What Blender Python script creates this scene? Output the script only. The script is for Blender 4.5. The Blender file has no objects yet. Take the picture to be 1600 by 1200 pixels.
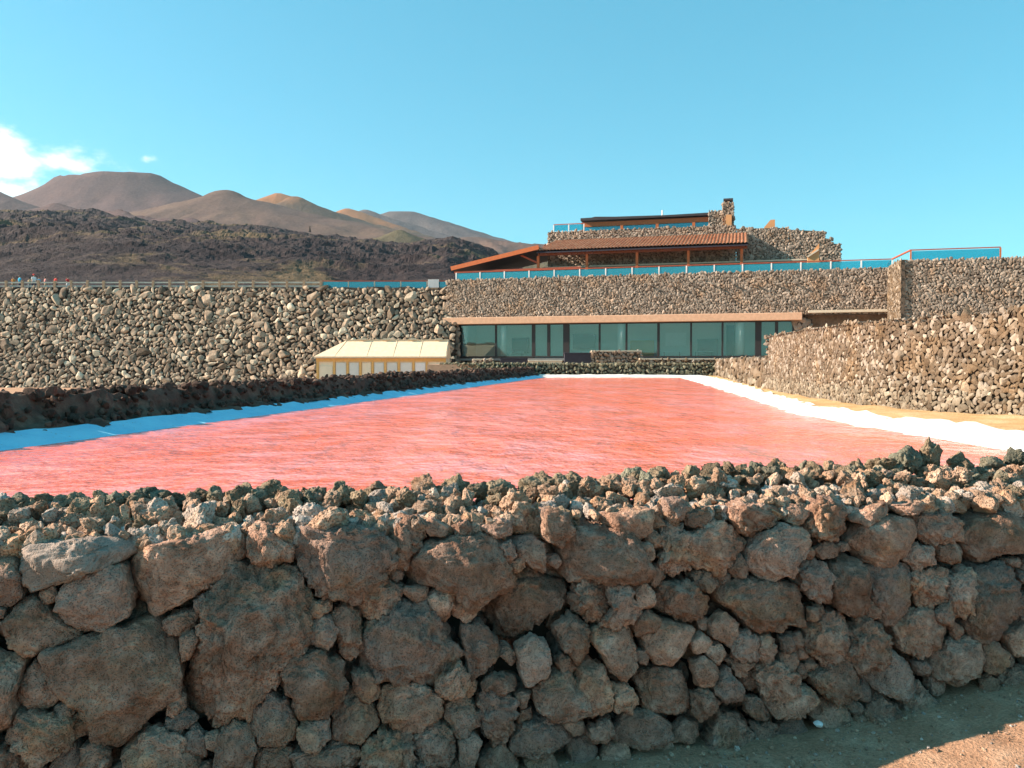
import bpy, bmesh, math, random
import numpy as np
from mathutils import Vector, Matrix

R = math.radians
sc = bpy.context.scene
col = sc.collection

# ------------------------------------------------------------------ camera
F = 1250.0                       # focal length in pixels of a 1600 px wide picture
EYE = 1.6
PITCH = math.atan(35 / F)
cam_d = bpy.data.cameras.new('camera')
cam_d.sensor_width = 36.0
cam_d.lens = 36.0 * F / 1600.0
cam_d.clip_start = 0.05
cam_d.clip_end = 30000.0
cam = bpy.data.objects.new('camera', cam_d)
cam.location = (0, 0, EYE)
cam.rotation_euler = (math.pi / 2 - PITCH, 0, 0)
col.objects.link(cam)
sc.camera = cam

# ------------------------------------------------------------------ sun + sky
SUN_TO = Vector((-1.0, 0.04, 0.50)).normalized()
EL = math.asin(SUN_TO.z)
AZ = math.atan2(SUN_TO.x, SUN_TO.y)
sd = bpy.data.lights.new('sun', 'SUN')
sd.energy = 5.0
sd.angle = R(0.5)
sd.color = (1.0, 0.81, 0.66)
sun = bpy.data.objects.new('sun', sd)
sun.rotation_euler = (-SUN_TO).to_track_quat('-Z', 'Y').to_euler()
sun.location = (-60, 0, 60)
col.objects.link(sun)

w = bpy.data.worlds.new('World')
sc.world = w
w.use_nodes = True
nt = w.node_tree
nt.nodes.clear()
def wn(t, **k):
    n = nt.nodes.new(t)
    for a, b in k.items():
        setattr(n, a, b)
    return n
def wmath(op, a, b=None, c=None, clamp=False):
    n = wn('ShaderNodeMath', operation=op, use_clamp=clamp)
    for i, v in enumerate((a, b, c)):
        if v is None: continue
        if isinstance(v, (int, float)): n.inputs[i].default_value = v
        else: nt.links.new(v, n.inputs[i])
    return n.outputs[0]
sky = wn('ShaderNodeTexSky', sky_type='NISHITA', sun_disc=False)
sky.sun_elevation = EL
sky.sun_rotation = AZ
sky.altitude = 0
sky.air_density = 1.0
sky.dust_density = 0.3
sky.ozone_density = 1.6
tint = wn('ShaderNodeMix', data_type='RGBA', blend_type='MULTIPLY')
tint.inputs[0].default_value = 1.0
tint.inputs[7].default_value = (0.49, 1.02, 0.99, 1)
nt.links.new(sky.outputs[0], tint.inputs[6])
even = wn('ShaderNodeMix', data_type='RGBA', blend_type='MIX')
even.inputs[0].default_value = 0.32
even.inputs[7].default_value = (0.55, 3.6, 4.8, 1)
nt.links.new(tint.outputs[2], even.inputs[6])
# clouds: white masses low in the west, laid out by direction
tc = wn('ShaderNodeTexCoord')
sep = wn('ShaderNodeSeparateXYZ')
nt.links.new(tc.outputs['Generated'], sep.inputs[0])
az = wmath('ARCTAN2', sep.outputs[0], sep.outputs[1])
el = wmath('ARCSINE', sep.outputs[2])
comb = wn('ShaderNodeCombineXYZ')
nt.links.new(wmath('MULTIPLY', az, 1.0), comb.inputs[0])
nt.links.new(wmath('MULTIPLY', el, 1.7), comb.inputs[1])
noi = wn('ShaderNodeTexNoise', noise_dimensions='3D')
noi.inputs['Scale'].default_value = 20.0
noi.inputs['Detail'].default_value = 7.0
noi.inputs['Roughness'].default_value = 0.58
nt.links.new(comb.outputs[0], noi.inputs['Vector'])
def blob(a0, e0, ra, re, k):
    da = wmath('DIVIDE', wmath('SUBTRACT', az, a0), ra)
    de = wmath('DIVIDE', wmath('SUBTRACT', el, e0), re)
    q = wmath('ADD', wmath('MULTIPLY', da, da), wmath('MULTIPLY', de, de))
    return wmath('MULTIPLY', wmath('EXPONENT', wmath('MULTIPLY', q, -1.0)), k)
cl = None
for b in [(-0.585, 0.210, .11, .034, .85), (-0.525, .212, .08, .018, .66), (-0.555, .182, .07, .022, .62), (-.66, .218, .11, .042, .85), (-.62, .168, .14, .022, .62), (-.9, .21, .18, .05, .6), (-1.25, .20, .16, .05, .55), (-.4245, .2250, .013, .006, .5)]:
    v = blob(*b)
    cl = v if cl is None else wmath('MAXIMUM', cl, v)
dens = wmath('ADD', cl, wmath('MULTIPLY', wmath('SUBTRACT', noi.outputs['Fac'], 0.56), wmath('MINIMUM', wmath('MULTIPLY', cl, 5.0), 1.5)))
ramp = wn('ShaderNodeMapRange', interpolation_type='SMOOTHSTEP')
ramp.inputs['From Min'].default_value = 0.18
ramp.inputs['From Max'].default_value = 0.72
nt.links.new(dens, ramp.inputs['Value'])
cm = wn('ShaderNodeMix', data_type='RGBA', blend_type='MIX')
nt.links.new(ramp.outputs[0], cm.inputs[0])
nt.links.new(even.outputs[2], cm.inputs[6])
cm.inputs[7].default_value = (7.6, 7.7, 7.6, 1)
bg = wn('ShaderNodeBackground')
bg.inputs[1].default_value = 0.076
nt.links.new(cm.outputs[2], bg.inputs[0])
wo = wn('ShaderNodeOutputWorld')
nt.links.new(bg.outputs[0], wo.inputs[0])

sc.view_settings.view_transform = 'Standard'
sc.view_settings.look = 'None'
sc.view_settings.gamma = 1.0
sc.view_settings.use_curve_mapping = False
sc.view_settings.exposure = 1.42
sc.render.engine = 'CYCLES'
sc.cycles.use_denoising = True
sc.cycles.max_bounces = 8
sc.cycles.transparent_max_bounces = 12
sc.cycles.volume_bounces = 0
sc.render.film_transparent = False

# ------------------------------------------------------------------ helpers
rng = np.random.default_rng(11)
random.seed(5)

def ray(px, py):
    rx, ry = (px - 800) / F, (600 - py) / F
    c, s = math.cos(PITCH), math.sin(PITCH)
    return np.array([rx, c + ry * s, -s + ry * c])
def at(px, py, Y):
    d = ray(px, py)
    k = Y / d[1]
    return Vector((d[0] * k, Y, EYE + d[2] * k))
def Zat(py, Y):
    d = ray(800, py); return EYE + d[2] / d[1] * Y

def tag(o, label=None, cat=None, group=None, kind=None):
    if label: o['label'] = label
    if cat: o['category'] = cat
    if group: o['group'] = group
    if kind: o['kind'] = kind
    return o
def empty(name, loc=(0, 0, 0), rz=0.0, label=None, cat=None, group=None):
    o = bpy.data.objects.new(name, None)
    o.empty_display_size = 0.3
    col.objects.link(o)
    o.location = loc
    o.rotation_euler = (0, 0, rz)
    return tag(o, label, cat, group)
def link(name, me, mat=None, parent=None, loc=None):
    o = bpy.data.objects.new(name, me)
    col.objects.link(o)
    if mat and not me.materials: me.materials.append(mat)
    if parent: o.parent = parent
    if loc is not None: o.location = loc
    return o
def mesh_np(name, V, Fc, smooth=False):
    V = np.ascontiguousarray(V, dtype=np.float32)
    Fc = np.ascontiguousarray(Fc, dtype=np.int32)
    k = Fc.shape[1]
    me = bpy.data.meshes.new(name)
    me.vertices.add(len(V)); me.vertices.foreach_set('co', V.ravel())
    me.loops.add(Fc.size); me.loops.foreach_set('vertex_index', Fc.ravel())
    me.polygons.add(len(Fc))
    me.polygons.foreach_set('loop_start', np.arange(0, Fc.size, k, dtype=np.int32))
    me.polygons.foreach_set('loop_total', np.full(len(Fc), k, dtype=np.int32))
    me.polygons.foreach_set('use_smooth', np.full(len(Fc), smooth, dtype=bool))
    me.update(calc_edges=True)
    me.validate()
    return me

class MB:
    """collects shapes for one mesh"""
    def __init__(self): self.v = []; self.f = []
    def poly(self, pts, faces):
        b = len(self.v); self.v += [tuple(p) for p in pts]
        self.f += [tuple(b + i for i in f) for f in faces]
        return self
    def box(self, a, b):
        x0, y0, z0 = a; x1, y1, z1 = b
        p = [(x0,y0,z0),(x1,y0,z0),(x1,y1,z0),(x0,y1,z0),(x0,y0,z1),(x1,y0,z1),(x1,y1,z1),(x0,y1,z1)]
        return self.poly(p, [(0,3,2,1),(4,5,6,7),(0,1,5,4),(1,2,6,5),(2,3,7,6),(3,0,4,7)])
    def bar(self, p, q, r, n=8, r2=None):
        p, q = Vector(p), Vector(q); d = (q - p).normalized()
        u = d.orthogonal().normalized(); v = d.cross(u)
        r2 = r if r2 is None else r2
        pts = []
        for c, rr in ((p, r), (q, r2)):
            for i in range(n):
                a = 2 * math.pi * i / n
                pts.append(c + u * (rr * math.cos(a)) + v * (rr * math.sin(a)))
        fs = [(i, (i + 1) % n, n + (i + 1) % n, n + i) for i in range(n)]
        fs += [tuple(reversed(range(n))), tuple(range(n, 2 * n))]
        return self.poly(pts, fs)
    def beam(self, p, q, wd, h):
        p, q = Vector(p), Vector(q); d = (q - p); d.normalize()
        s = d.cross(Vector((0, 0, 1))).normalized(); u = s.cross(d)
        pts = [c + s * (a * wd / 2) + u * (b * h / 2) for c in (p, q) for a, b in ((-1,-1),(1,-1),(1,1),(-1,1))]
        return self.poly(pts, [(0,1,2,3),(7,6,5,4),(0,4,5,1),(1,5,6,2),(2,6,7,3),(3,7,4,0)])
    def build(self, name, mat, parent=None, bevel=0.0, smooth=False):
        me = bpy.data.meshes.new(name)
        me.from_pydata(self.v, [], self.f)
        bm = bmesh.new(); bm.from_mesh(me)
        bmesh.ops.recalc_face_normals(bm, faces=bm.faces)
        if bevel > 0:
            bmesh.ops.bevel(bm, geom=list(bm.edges), offset=bevel, segments=1, affect='EDGES', clamp_overlap=True)
        for f in bm.faces: f.smooth = smooth
        bm.to_mesh(me); bm.free()
        return link(name, me, mat, parent)

# ---- noise in numpy
def _hash(i, j, k, s):
    n = (i.astype(np.int64) * 374761393 + j.astype(np.int64) * 668265263 + k.astype(np.int64) * 2147483647 + s * 1274126177) & 0xffffffff
    n = ((n ^ (n >> 13)) * 1274126177) & 0xffffffff
    n = ((n ^ (n >> 16)) * 2246822519) & 0xffffffff
    return ((n ^ (n >> 15)) & 0xffffff).astype(np.float64) / 0xffffff
def vnoise(P, seed=0):
    Pi = np.floor(P).astype(np.int64); f = P - Pi
    f = f * f * f * (f * (f * 6 - 15) + 10)
    x, y, z = Pi[:, 0], Pi[:, 1], Pi[:, 2]
    fx, fy, fz = f[:, 0], f[:, 1], f[:, 2]
    def L(a, b, t): return a + (b - a) * t
    h = lambda a, b, c: _hash(x + a, y + b, z + c, seed)
    return L(L(L(h(0,0,0), h(1,0,0), fx), L(h(0,1,0), h(1,1,0), fx), fy),
             L(L(h(0,0,1), h(1,0,1), fx), L(h(0,1,1), h(1,1,1), fx), fy), fz) * 2 - 1
def fbm(P, octv=4, seed=0, gain=.5, billow=False, ridge=False):
    a, s, t = 1.0, np.zeros(len(P)), 0.0
    rot = np.array([[.8, .6, 0], [-.6, .8, 0], [0, 0, 1]]) @ np.array([[1, 0, 0], [0, .8, .6], [0, -.6, .8]])
    for o in range(octv):
        n = vnoise(P, seed + o * 17)
        if billow: n = np.abs(n) * 2 - .6
        if ridge: n = 1 - np.abs(n) * 2.2
        s += a * n; t += a; a *= gain; P = P @ rot * 2.03 + 3.7
    return s / t
_ico = {}
def ico(level):
    if level not in _ico:
        bm = bmesh.new()
        bmesh.ops.create_icosphere(bm, subdivisions=level, radius=1.0)
        bm.verts.ensure_lookup_table()
        V = np.array([v.co[:] for v in bm.verts]); Fc = np.array([[v.index for v in f.verts] for f in bm.faces])
        bm.free(); V /= np.linalg.norm(V, axis=1)[:, None]
        _ico[level] = (V, Fc)
    return _ico[level]
def rock(level, seed, cuts=11, lo=.62, hi=.92, lump=.10, fine=.04, ffreq=4.0):
    """a unit-sized broken lava block"""
    g = np.random.default_rng(seed)
    V, Fc = ico(level); V = V.copy()
    for _ in range(cuts):
        n = g.normal(size=3); n /= np.linalg.norm(n)
        d = g.uniform(lo, hi)
        k = V @ n
        V -= np.maximum(k - d, 0)[:, None] * n[None] * .92
    V /= np.linalg.norm(V, axis=1).mean() / .93
    D = V / np.linalg.norm(V, axis=1)[:, None]
    V += D * (fbm(D * 1.6 + g.uniform(0, 90, 3), 3, seed) * lump)[:, None]
    if fine: V += D * (fbm(V * ffreq + g.uniform(0, 90, 3), 4, seed + 5, .55, billow=True) * fine)[:, None]
    return V, Fc

# ------------------------------------------------------------------ materials
class NT:
    def __init__(self, name):
        self.m = bpy.data.materials.new(name); self.m.use_nodes = True
        self.t = self.m.node_tree; self.t.nodes.clear()
        self.out = self.n('ShaderNodeOutputMaterial')
    def n(self, t, **k):
        n = self.t.nodes.new(t)
        for a, b in k.items(): setattr(n, a, b)
        return n
    def put(self, sock, v):
        if v is None: return
        if hasattr(v, 'is_output'): self.t.links.new(v, sock)
        else: sock.default_value = v if not isinstance(v, tuple) or len(v) != 3 or sock.type != 'RGBA' else (*v, 1)
    def math(self, op, a, b=None, clamp=False):
        n = self.n('ShaderNodeMath', operation=op, use_clamp=clamp)
        self.put(n.inputs[0], a); self.put(n.inputs[1], b); return n.outputs[0]
    def mix(self, f, a, b, mode='MIX'):
        n = self.n('ShaderNodeMix', data_type='RGBA', blend_type=mode)
        self.put(n.inputs[0], f); self.put(n.inputs[6], a); self.put(n.inputs[7], b); return n.outputs[2]
    def pos(self, scale=(1, 1, 1)):
        g = self.n('ShaderNodeNewGeometry')
        mp = self.n('ShaderNodeMapping'); mp.inputs['Scale'].default_value = scale
        self.t.links.new(g.outputs['Position'], mp.inputs[0]); return mp.outputs[0]
    def noise(self, vec, scale, detail=5, rough=.55, dist=0.0):
        n = self.n('ShaderNodeTexNoise'); self.put(n.inputs['Vector'], vec)
        n.inputs['Scale'].default_value = scale; n.inputs['Detail'].default_value = detail
        n.inputs['Roughness'].default_value = rough; n.inputs['Distortion'].default_value = dist
        return n.outputs['Fac']
    def voro(self, vec, scale, feature='F1'):
        n = self.n('ShaderNodeTexVoronoi', feature=feature); self.put(n.inputs['Vector'], vec)
        n.inputs['Scale'].default_value = scale; return n.outputs['Distance']
    def rng(self, v, a, b, c=0., d=1., smooth=False):
        n = self.n('ShaderNodeMapRange'); n.interpolation_type = 'SMOOTHSTEP' if smooth else 'LINEAR'
        self.put(n.inputs[0], v)
        for i, k in enumerate((a, b, c, d)): n.inputs[i + 1].default_value = k
        return n.outputs[0]
    def ramp(self, v, stops):
        n = self.n('ShaderNodeValToRGB'); self.put(n.inputs[0], v)
        e = n.color_ramp.elements
        while len(e) < len(stops): e.new(.5)
        for q, (p, c) in zip(e, stops): q.position = p; q.color = (*c, 1)
        return n.outputs[0]
    def rand(self):
        g = self.n('ShaderNodeNewGeometry'); o = self.n('ShaderNodeObjectInfo')
        return self.math('FRACT', self.math('ADD', g.outputs['Random Per Island'], self.math('MULTIPLY', o.outputs['Random'], 7.31)))
    def bump(self, h, strength, dist, nrm=None):
        n = self.n('ShaderNodeBump'); n.inputs['Strength'].default_value = strength; n.inputs['Distance'].default_value = dist
        self.put(n.inputs['Height'], h); self.put(n.inputs['Normal'], nrm); return n.outputs[0]
    def bsdf(self, color, rough=.8, spec=.3, normal=None, **k):
        b = self.n('ShaderNodeBsdfPrincipled')
        self.put(b.inputs['Base Color'], color); self.put(b.inputs['Roughness'], rough)
        b.inputs['Specular IOR Level'].default_value = spec; self.put(b.inputs['Normal'], normal)
        for a, v in k.items(): self.put(b.inputs[a], v)
        self.t.links.new(b.outputs[0], self.out.inputs[0]); return self.m

def rock_mat(name, stops, nscale, var=(.65, 1.25), warm=None, fine=60., fdist=.01, pits=None, spots=None, two=None, fvar=(.78, 1.2)):
    t = NT(name); p = t.pos()
    c = t.ramp(t.noise(p, nscale, 6, .6), stops)
    r = t.rand()
    if two: c = t.mix(t.rng(r, two[1], two[2]), c, t.mix(.65, c, two[0]))
    if warm: c = t.mix(t.rng(t.noise(p, nscale * .45, 3), .5, .68), c, t.mix(1., c, warm, 'MULTIPLY'))
    r2 = t.math('FRACT', t.math('MULTIPLY', r, 13.7))
    br = t.rng(r2, 0, 1, *var)
    c = t.mix(1., c, br, 'MULTIPLY')
    fn = t.noise(p, fine, 6, .65)
    c = t.mix(1., c, t.rng(fn, .3, .7, *fvar), 'MULTIPLY')
    if spots: c = t.mix(t.rng(t.noise(p, spots[0], 3), spots[1], spots[1] + .05), c, spots[2])
    h = t.math('MULTIPLY', fn, 1.0)
    if pits:
        v = t.voro(p, pits[0]); h = t.math('ADD', h, t.math('MULTIPLY', t.rng(v, .12, .45, 0, 1, True), pits[1]))
        c = t.mix(1., c, t.rng(v, .1, .36, .58, 1.05), 'MULTIPLY')
    return t.bsdf(c, .92, .18, t.bump(h, .9, fdist))

M = {}
M['near'] = rock_mat('lava_rock', [(.30, (.245, .136, .090)), (.5, (.385, .230, .162)), (.70, (.555, .368, .274))], 11., (.66, 1.2), warm=(1.06, 1.0, .86), fine=34., fdist=.035, pits=(140., .22), two=((.36, .25, .20), .55, .85), fvar=(.70, 1.28))
M['near_light'] = rock_mat('grey_basalt', [(.3, (.20, .155, .125)), (.7, (.33, .265, .22))], 9., (.9, 1.1), fine=90., fdist=.008, pits=(160., .3))
M['rubble'] = rock_mat('clinker', [(.25, (.25, .150, .095)), (.5, (.40, .262, .178)), (.75, (.53, .385, .28))], 14., (.65, 1.3), warm=(1.1, .96, .8), fine=110., fdist=.012, pits=(110., .7), two=((.46, .42, .38), .72, .82))
M['rubble_green'] = rock_mat('lichen_clinker', [(.3, (.17, .112, .072)), (.5, (.25, .188, .122)), (.72, (.38, .30, .20))], 16., (.6, 1.2), fine=110., fdist=.012, pits=(110., .7), two=((.17, .19, .145), .75, .92))
M['left'] = rock_mat('boulder_stone', [(.3, (.20, .142, .100)), (.5, (.32, .238, .166)), (.72, (.46, .355, .255))], 1.6, (.38, 1.4), fine=9., fdist=.06, two=((.62, .52, .38), .80, .9))
M['right'] = rock_mat('tan_stone', [(.3, (.100, .073, .049)), (.5, (.142, .106, .072)), (.72, (.188, .145, .103))], 2.4, (.72, 1.22), warm=(1.08, .97, .82), fine=22., fdist=.025, two=((.38, .33, .27), .7, .85))
M['right_grey'] = rock_mat('grey_stone', [(.3, (.15, .12, .085)), (.5, (.22, .18, .13)), (.72, (.30, .26, .20))], 2.4, (.6, 1.25), fine=22., fdist=.025)
M['facade'] = rock_mat('facade_stone', [(.3, (.20, .155, .12)), (.5, (.29, .235, .185)), (.72, (.37, .305, .245))], 1.6, (.6, 1.3), warm=(1.12, .98, .85), fine=10., fdist=.05)
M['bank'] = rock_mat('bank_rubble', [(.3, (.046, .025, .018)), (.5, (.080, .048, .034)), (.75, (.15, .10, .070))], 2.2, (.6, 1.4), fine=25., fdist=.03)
M['green_stone'] = rock_mat('olive_stone', [(.3, (.13, .12, .075)), (.5, (.20, .18, .115)), (.72, (.32, .28, .19))], 2.2, (.55, 1.3), fine=16., fdist=.04)
def plain(name, c, rough=.6, spec=.3, var=.15, scale=6., bumpd=.0, **k):
    t = NT(name); p = t.pos(); n = t.noise(p, scale, 5, .6)
    cc = t.mix(1., c, t.rng(n, .25, .75, 1 - var, 1 + var), 'MULTIPLY')
    return t.bsdf(cc, rough, spec, t.bump(n, .6, bumpd) if bumpd else None, **k)
M['core'] = plain('earth_fill', (.055, .043, .033), .95, .1, .3, 12., .02)
M['joint'] = plain('joint_fill', (.105, .082, .062), .95, .1, .3, 6., .03)
M['mortar'] = plain('salty_mortar', (.56, .52, .46), .95, .1, .35, 22., .02)
M['concrete'] = plain('tan_concrete', (.60, .37, .24), .85, .2, .16, 3., .01)
M['coping'] = plain('pale_coping', (.58, .50, .38), .85, .2, .12, 3.)
M['orange_render'] = plain('orange_render', (.62, .31, .14), .9, .15, .12, 2.)
M['frame'] = plain('dark_frame', (.022, .018, .018), .45, .4, .1, 4.)
M['beam_wood'] = plain('brown_beam', (.20, .075, .045), .7, .2, .2, 5.)
M['red_wood'] = plain('red_stained_wood', (.36, .08, .04), .6, .3, .2, 5.)
M['orange_wood'] = plain('orange_wood', (.48, .135, .045), .6, .3, .15, 5.)
M['white'] = plain('white_paint', (.80, .79, .76), .6, .3, .06, 3.)
M['pale_rail'] = plain('weathered_rail', (.42, .46, .41), .8, .2, .15, 5.)
M['post_wood'] = plain('brown_post', (.46, .31, .20), .85, .2, .2, 7.)
M['slab'] = plain('dark_roofing', (.05, .045, .05), .8, .3, .2, 1.5)
M['interior'] = plain('interior_plaster', (.7, .7, .66), .9, .2, .06, .5)
M['terrace'] = plain('terrace_paving', (.22, .17, .13), .9, .1, .1, 1.)
M['interior_floor'] = plain('interior_floor', (.18, .19, .18), .5, .4, .1, 1.)
M['shed_roof'] = plain('pale_thatch', (.84, .63, .42), .9, .1, .12, 3., .03)
M['shed_frame'] = plain('shed_timber', (.72, .43, .15), .7, .2, .12, 4.)
M['shed_panel'] = plain('cream_panel', (.84, .73, .54), .8, .2, .07, 1.5)
M['sheet'] = plain('translucent_sheet', (.70, .70, .64), .7, .3, .06, 1.5)
M['dark_board'] = plain('dark_board', (.03, .028, .04), .7, .3, .2, 3.)
def tile_mat():
    t = NT('clay_tile'); p = t.pos()
    c = t.ramp(t.noise(p, 1.6, 6, .7), [(.3, (.36, .145, .08)), (.5, (.48, .24, .14)), (.72, (.58, .36, .235))])
    c = t.mix(1., c, t.rng(t.rand(), 0, 1, .75, 1.15), 'MULTIPLY')
    return t.bsdf(c, .85, .2)
M['tile'] = tile_mat()
def glass_mat(name, tintc, gl=.25, refl=(.8, .9, .9), see=.7, body=(.1, .3, .3)):
    t = NT(name)
    tr = t.n('ShaderNodeBsdfTransparent'); tr.inputs[0].default_value = (*tintc, 1)
    df = t.n('ShaderNodeBsdfDiffuse'); df.inputs[0].default_value = (*body, 1)
    g = t.n('ShaderNodeBsdfGlossy'); g.inputs[0].default_value = (*refl, 1); g.inputs['Roughness'].default_value = .03
    m1 = t.n('ShaderNodeMixShader'); m1.inputs[0].default_value = 1 - see
    t.t.links.new(tr.outputs[0], m1.inputs[1]); t.t.links.new(df.outputs[0], m1.inputs[2])
    fr = t.n('ShaderNodeFresnel'); fr.inputs[0].default_value = 1.5
    m2 = t.n('ShaderNodeMixShader')
    t.t.links.new(t.math('ADD', fr.outputs[0], gl, True), m2.inputs[0])
    t.t.links.new(m1.outputs[0], m2.inputs[1]); t.t.links.new(g.outputs[0], m2.inputs[2])
    t.t.links.new(m2.outputs[0], t.out.inputs[0]); return t.m
M['window'] = glass_mat('teal_window_glass', (.86, .94, .935), .05, (.66, .78, .78), .95, (.24, .32, .32))
M['rail_glass'] = glass_mat('teal_railing_glass', (.22, .70, .80), .10, (.5, .85, .95), .68, (.05, .48, .58))
def water_mat():
    t = NT('red_brine'); p = t.pos()
    p2 = t.pos((.9, .62, 1.0))
    big = t.noise(p2, .22, 4, .6); mid = t.noise(p2, 1.1, 5, .62, .4)
    c = t.ramp(t.math('ADD', t.math('MULTIPLY', big, .4), t.math('MULTIPLY', mid, .6)), [(.38, (.93, .165, .06)), (.5, (.95, .215, .14)), (.62, (.96, .31, .28))])  # pink and orange reflection patches are painted into the base colour
    h = t.math('ADD', t.math('MULTIPLY', t.noise(p2, 1.5, 4, .6), .8), t.math('ADD', t.math('MULTIPLY', t.noise(p2, 5.0, 3, .6), .2), t.math('MULTIPLY', t.noise(p2, .6, 2, .5), 1.1)))
    n = t.bump(h, 1.0, .15)
    return t.bsdf(c, .15, .38, n)
M['water'] = water_mat()
def salt_mat(name, c1, c2):
    t = NT(name); p = t.pos(); n = t.noise(p, 1.6, 6, .65); n2 = t.noise(p, 14., 5, .7)
    c = t.mix(t.rng(n, .35, .65), c1, c2)
    c = t.mix(t.rng(n2, .64, .70), c, (.30, .22, .16))
    c = t.mix(t.rng(t.noise(p, .7, 6, .7), .58, .74, 0, .35), c, (.62, .42, .30))
    return t.bsdf(c, .75, .3, t.bump(n2, .6, .03))
M['salt'] = salt_mat('salt_crust', (.86, .83, .77), (.74, .71, .66))
M['liner'] = salt_mat('shade_blue_liner', (.30, .69, .84), (.22, .58, .76))  # white liner; the blue of its sky-lit shade is painted into the colour
def sand_mat(name, a, b, c, sc_=3., d=.02):
    t = NT(name); p = t.pos(); n = t.noise(p, sc_, 7, .65); n2 = t.noise(p, sc_ * 16, 4, .7)
    cc = t.ramp(n, [(.3, a), (.5, b), (.7, c)])
    cc = t.mix(1., cc, t.rng(n2, .25, .75, .7, 1.3), 'MULTIPLY')
    return t.bsdf(cc, .95, .12, t.bump(t.math('ADD', n, t.math('MULTIPLY', n2, .5)), .9, d))
M['sand'] = sand_mat('ochre_sand', (.44, .26, .115), (.54, .35, .17), (.62, .44, .25), 1.4, .03)
M['ground'] = sand_mat('volcanic_sand', (.36, .205, .122), (.47, .28, .174), (.60, .395, .262), 5., .04)
M['far_ground'] = sand_mat('lava_soil', (.05, .04, .035), (.08, .065, .055), (.12, .10, .08), .2, .1)

# ------------------------------------------------------------------ layout lines
def interp_line(pts, n_per_m=1.0):
    pts = np.array(pts, float)
    # catmull-rom through the points
    P = np.vstack([2 * pts[0] - pts[1], pts, 2 * pts[-1] - pts[-2]])
    out = []
    for i in range(1, len(P) - 2):
        L = np.linalg.norm(P[i + 1] - P[i]); m = max(2, int(L * n_per_m))
        for t in np.linspace(0, 1, m, endpoint=False):
            out.append(.5 * (2 * P[i] + (P[i+1] - P[i-1]) * t + (2*P[i-1] - 5*P[i] + 4*P[i+1] - P[i+2]) * t*t + (3*P[i] - P[i-1] - 3*P[i+1] + P[i+2]) * t**3))
    out.append(P[-2])
    return np.array(out)
WZ = 0.35                                    # level of the brine
def left_x(Y): return -7.1 + (Y - 11.1) * 0.1868
LEFT = [(left_x(y), y) for y in np.linspace(3.6, 62.6, 60)]
RIN = interp_line([(7.0, 7.6), (6.88, 11), (6.78, 14), (6.72, 17.5), (7.25, 22.5), (9.4, 36.3), (12.4, 58), (13.0, 62.6)], 1.2)
ROUT = interp_line([(8.6, 5.5), (8.35, 11), (8.25, 14), (8.0, 18.4), (8.65, 25), (11.7, 41), (14.4, 58), (15.3, 64.4)], 1.2)
RWALL = interp_line([(15.0, 7.0), (13, 10), (11.5, 13), (10.35, 16), (9.65, 18), (9.15, 20.5), (9.3, 24), (9.85, 28.7), (10.6, 33.4)], 3)
RLOW = interp_line([(10.6, 33.4), (12.2, 42), (14.0, 51), (16.2, 63.6)], 3)

# ------------------------------------------------------------------ ground
def smooth(a, b, x):
    t = np.clip((x - a) / (b - a), 0, 1); return t * t * (3 - 2 * t)
def wall_s(X, Y):          # signed distance behind the foreground wall's front line
    return (X + 1.84) * -0.218 + (Y - 2.87) * 0.976
def ground_z(X, Y):
    b = wall_s(X, Y)
    z = .17 * smooth(.9, 2.9, X) * (1 - smooth(.1, .6, b)) + .40 * smooth(.1, .6, b)
    lx = left_x(Y)
    rx = np.interp(Y, RIN[:, 1], RIN[:, 0])
    pool = smooth(-.4, .1, X - lx) * smooth(-.4, .1, rx - X) * smooth(.9, 1.6, b) * (1 - smooth(62, 63, Y))
    leftlow = smooth(5.5, 8.5, lx - X) * smooth(8, 40, Y)
    z = z - leftlow * 1.7
    z = np.where(pool > 0, z - pool * .9, z)
    far = smooth(90, 300, np.hypot(X, Y)); z = z * (1 - far) - 1.3 * far
    return z
xs = np.unique(np.round(np.concatenate([np.arange(-3.2, 5.2, .06), np.arange(-70, 70, 1.0), np.geomspace(70, 3200, 16), -np.geomspace(70, 3200, 16)]), 3))
ys = np.unique(np.round(np.concatenate([np.arange(1.6, 5.6, .06), np.arange(-40, 110, 1.0), np.geomspace(110, 3200, 16), -np.geomspace(40, 3200, 14)]), 3))
GX, GY = np.meshgrid(xs, ys)
P = np.stack([GX.ravel(), GY.ravel(), np.zeros(GX.size)], 1)
gz = ground_z(P[:, 0], P[:, 1])
nearm = np.exp(-((P[:, 0]) ** 2 + (P[:, 1] - 3) ** 2) / 60)
gz += nearm * (fbm(P * 1.3, 3, 3) * .03 + fbm(P * 9, 3, 8) * .012)
P[:, 2] = gz
nx, ny = len(xs), len(ys)
idx = np.arange(nx * ny).reshape(ny, nx)
Q = np.stack([idx[:-1, :-1].ravel(), idx[:-1, 1:].ravel(), idx[1:, 1:].ravel(), idx[1:, :-1].ravel()], 1)
tag(link('ground', mesh_np('ground', P, Q, True), M['ground']), kind='structure')

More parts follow.
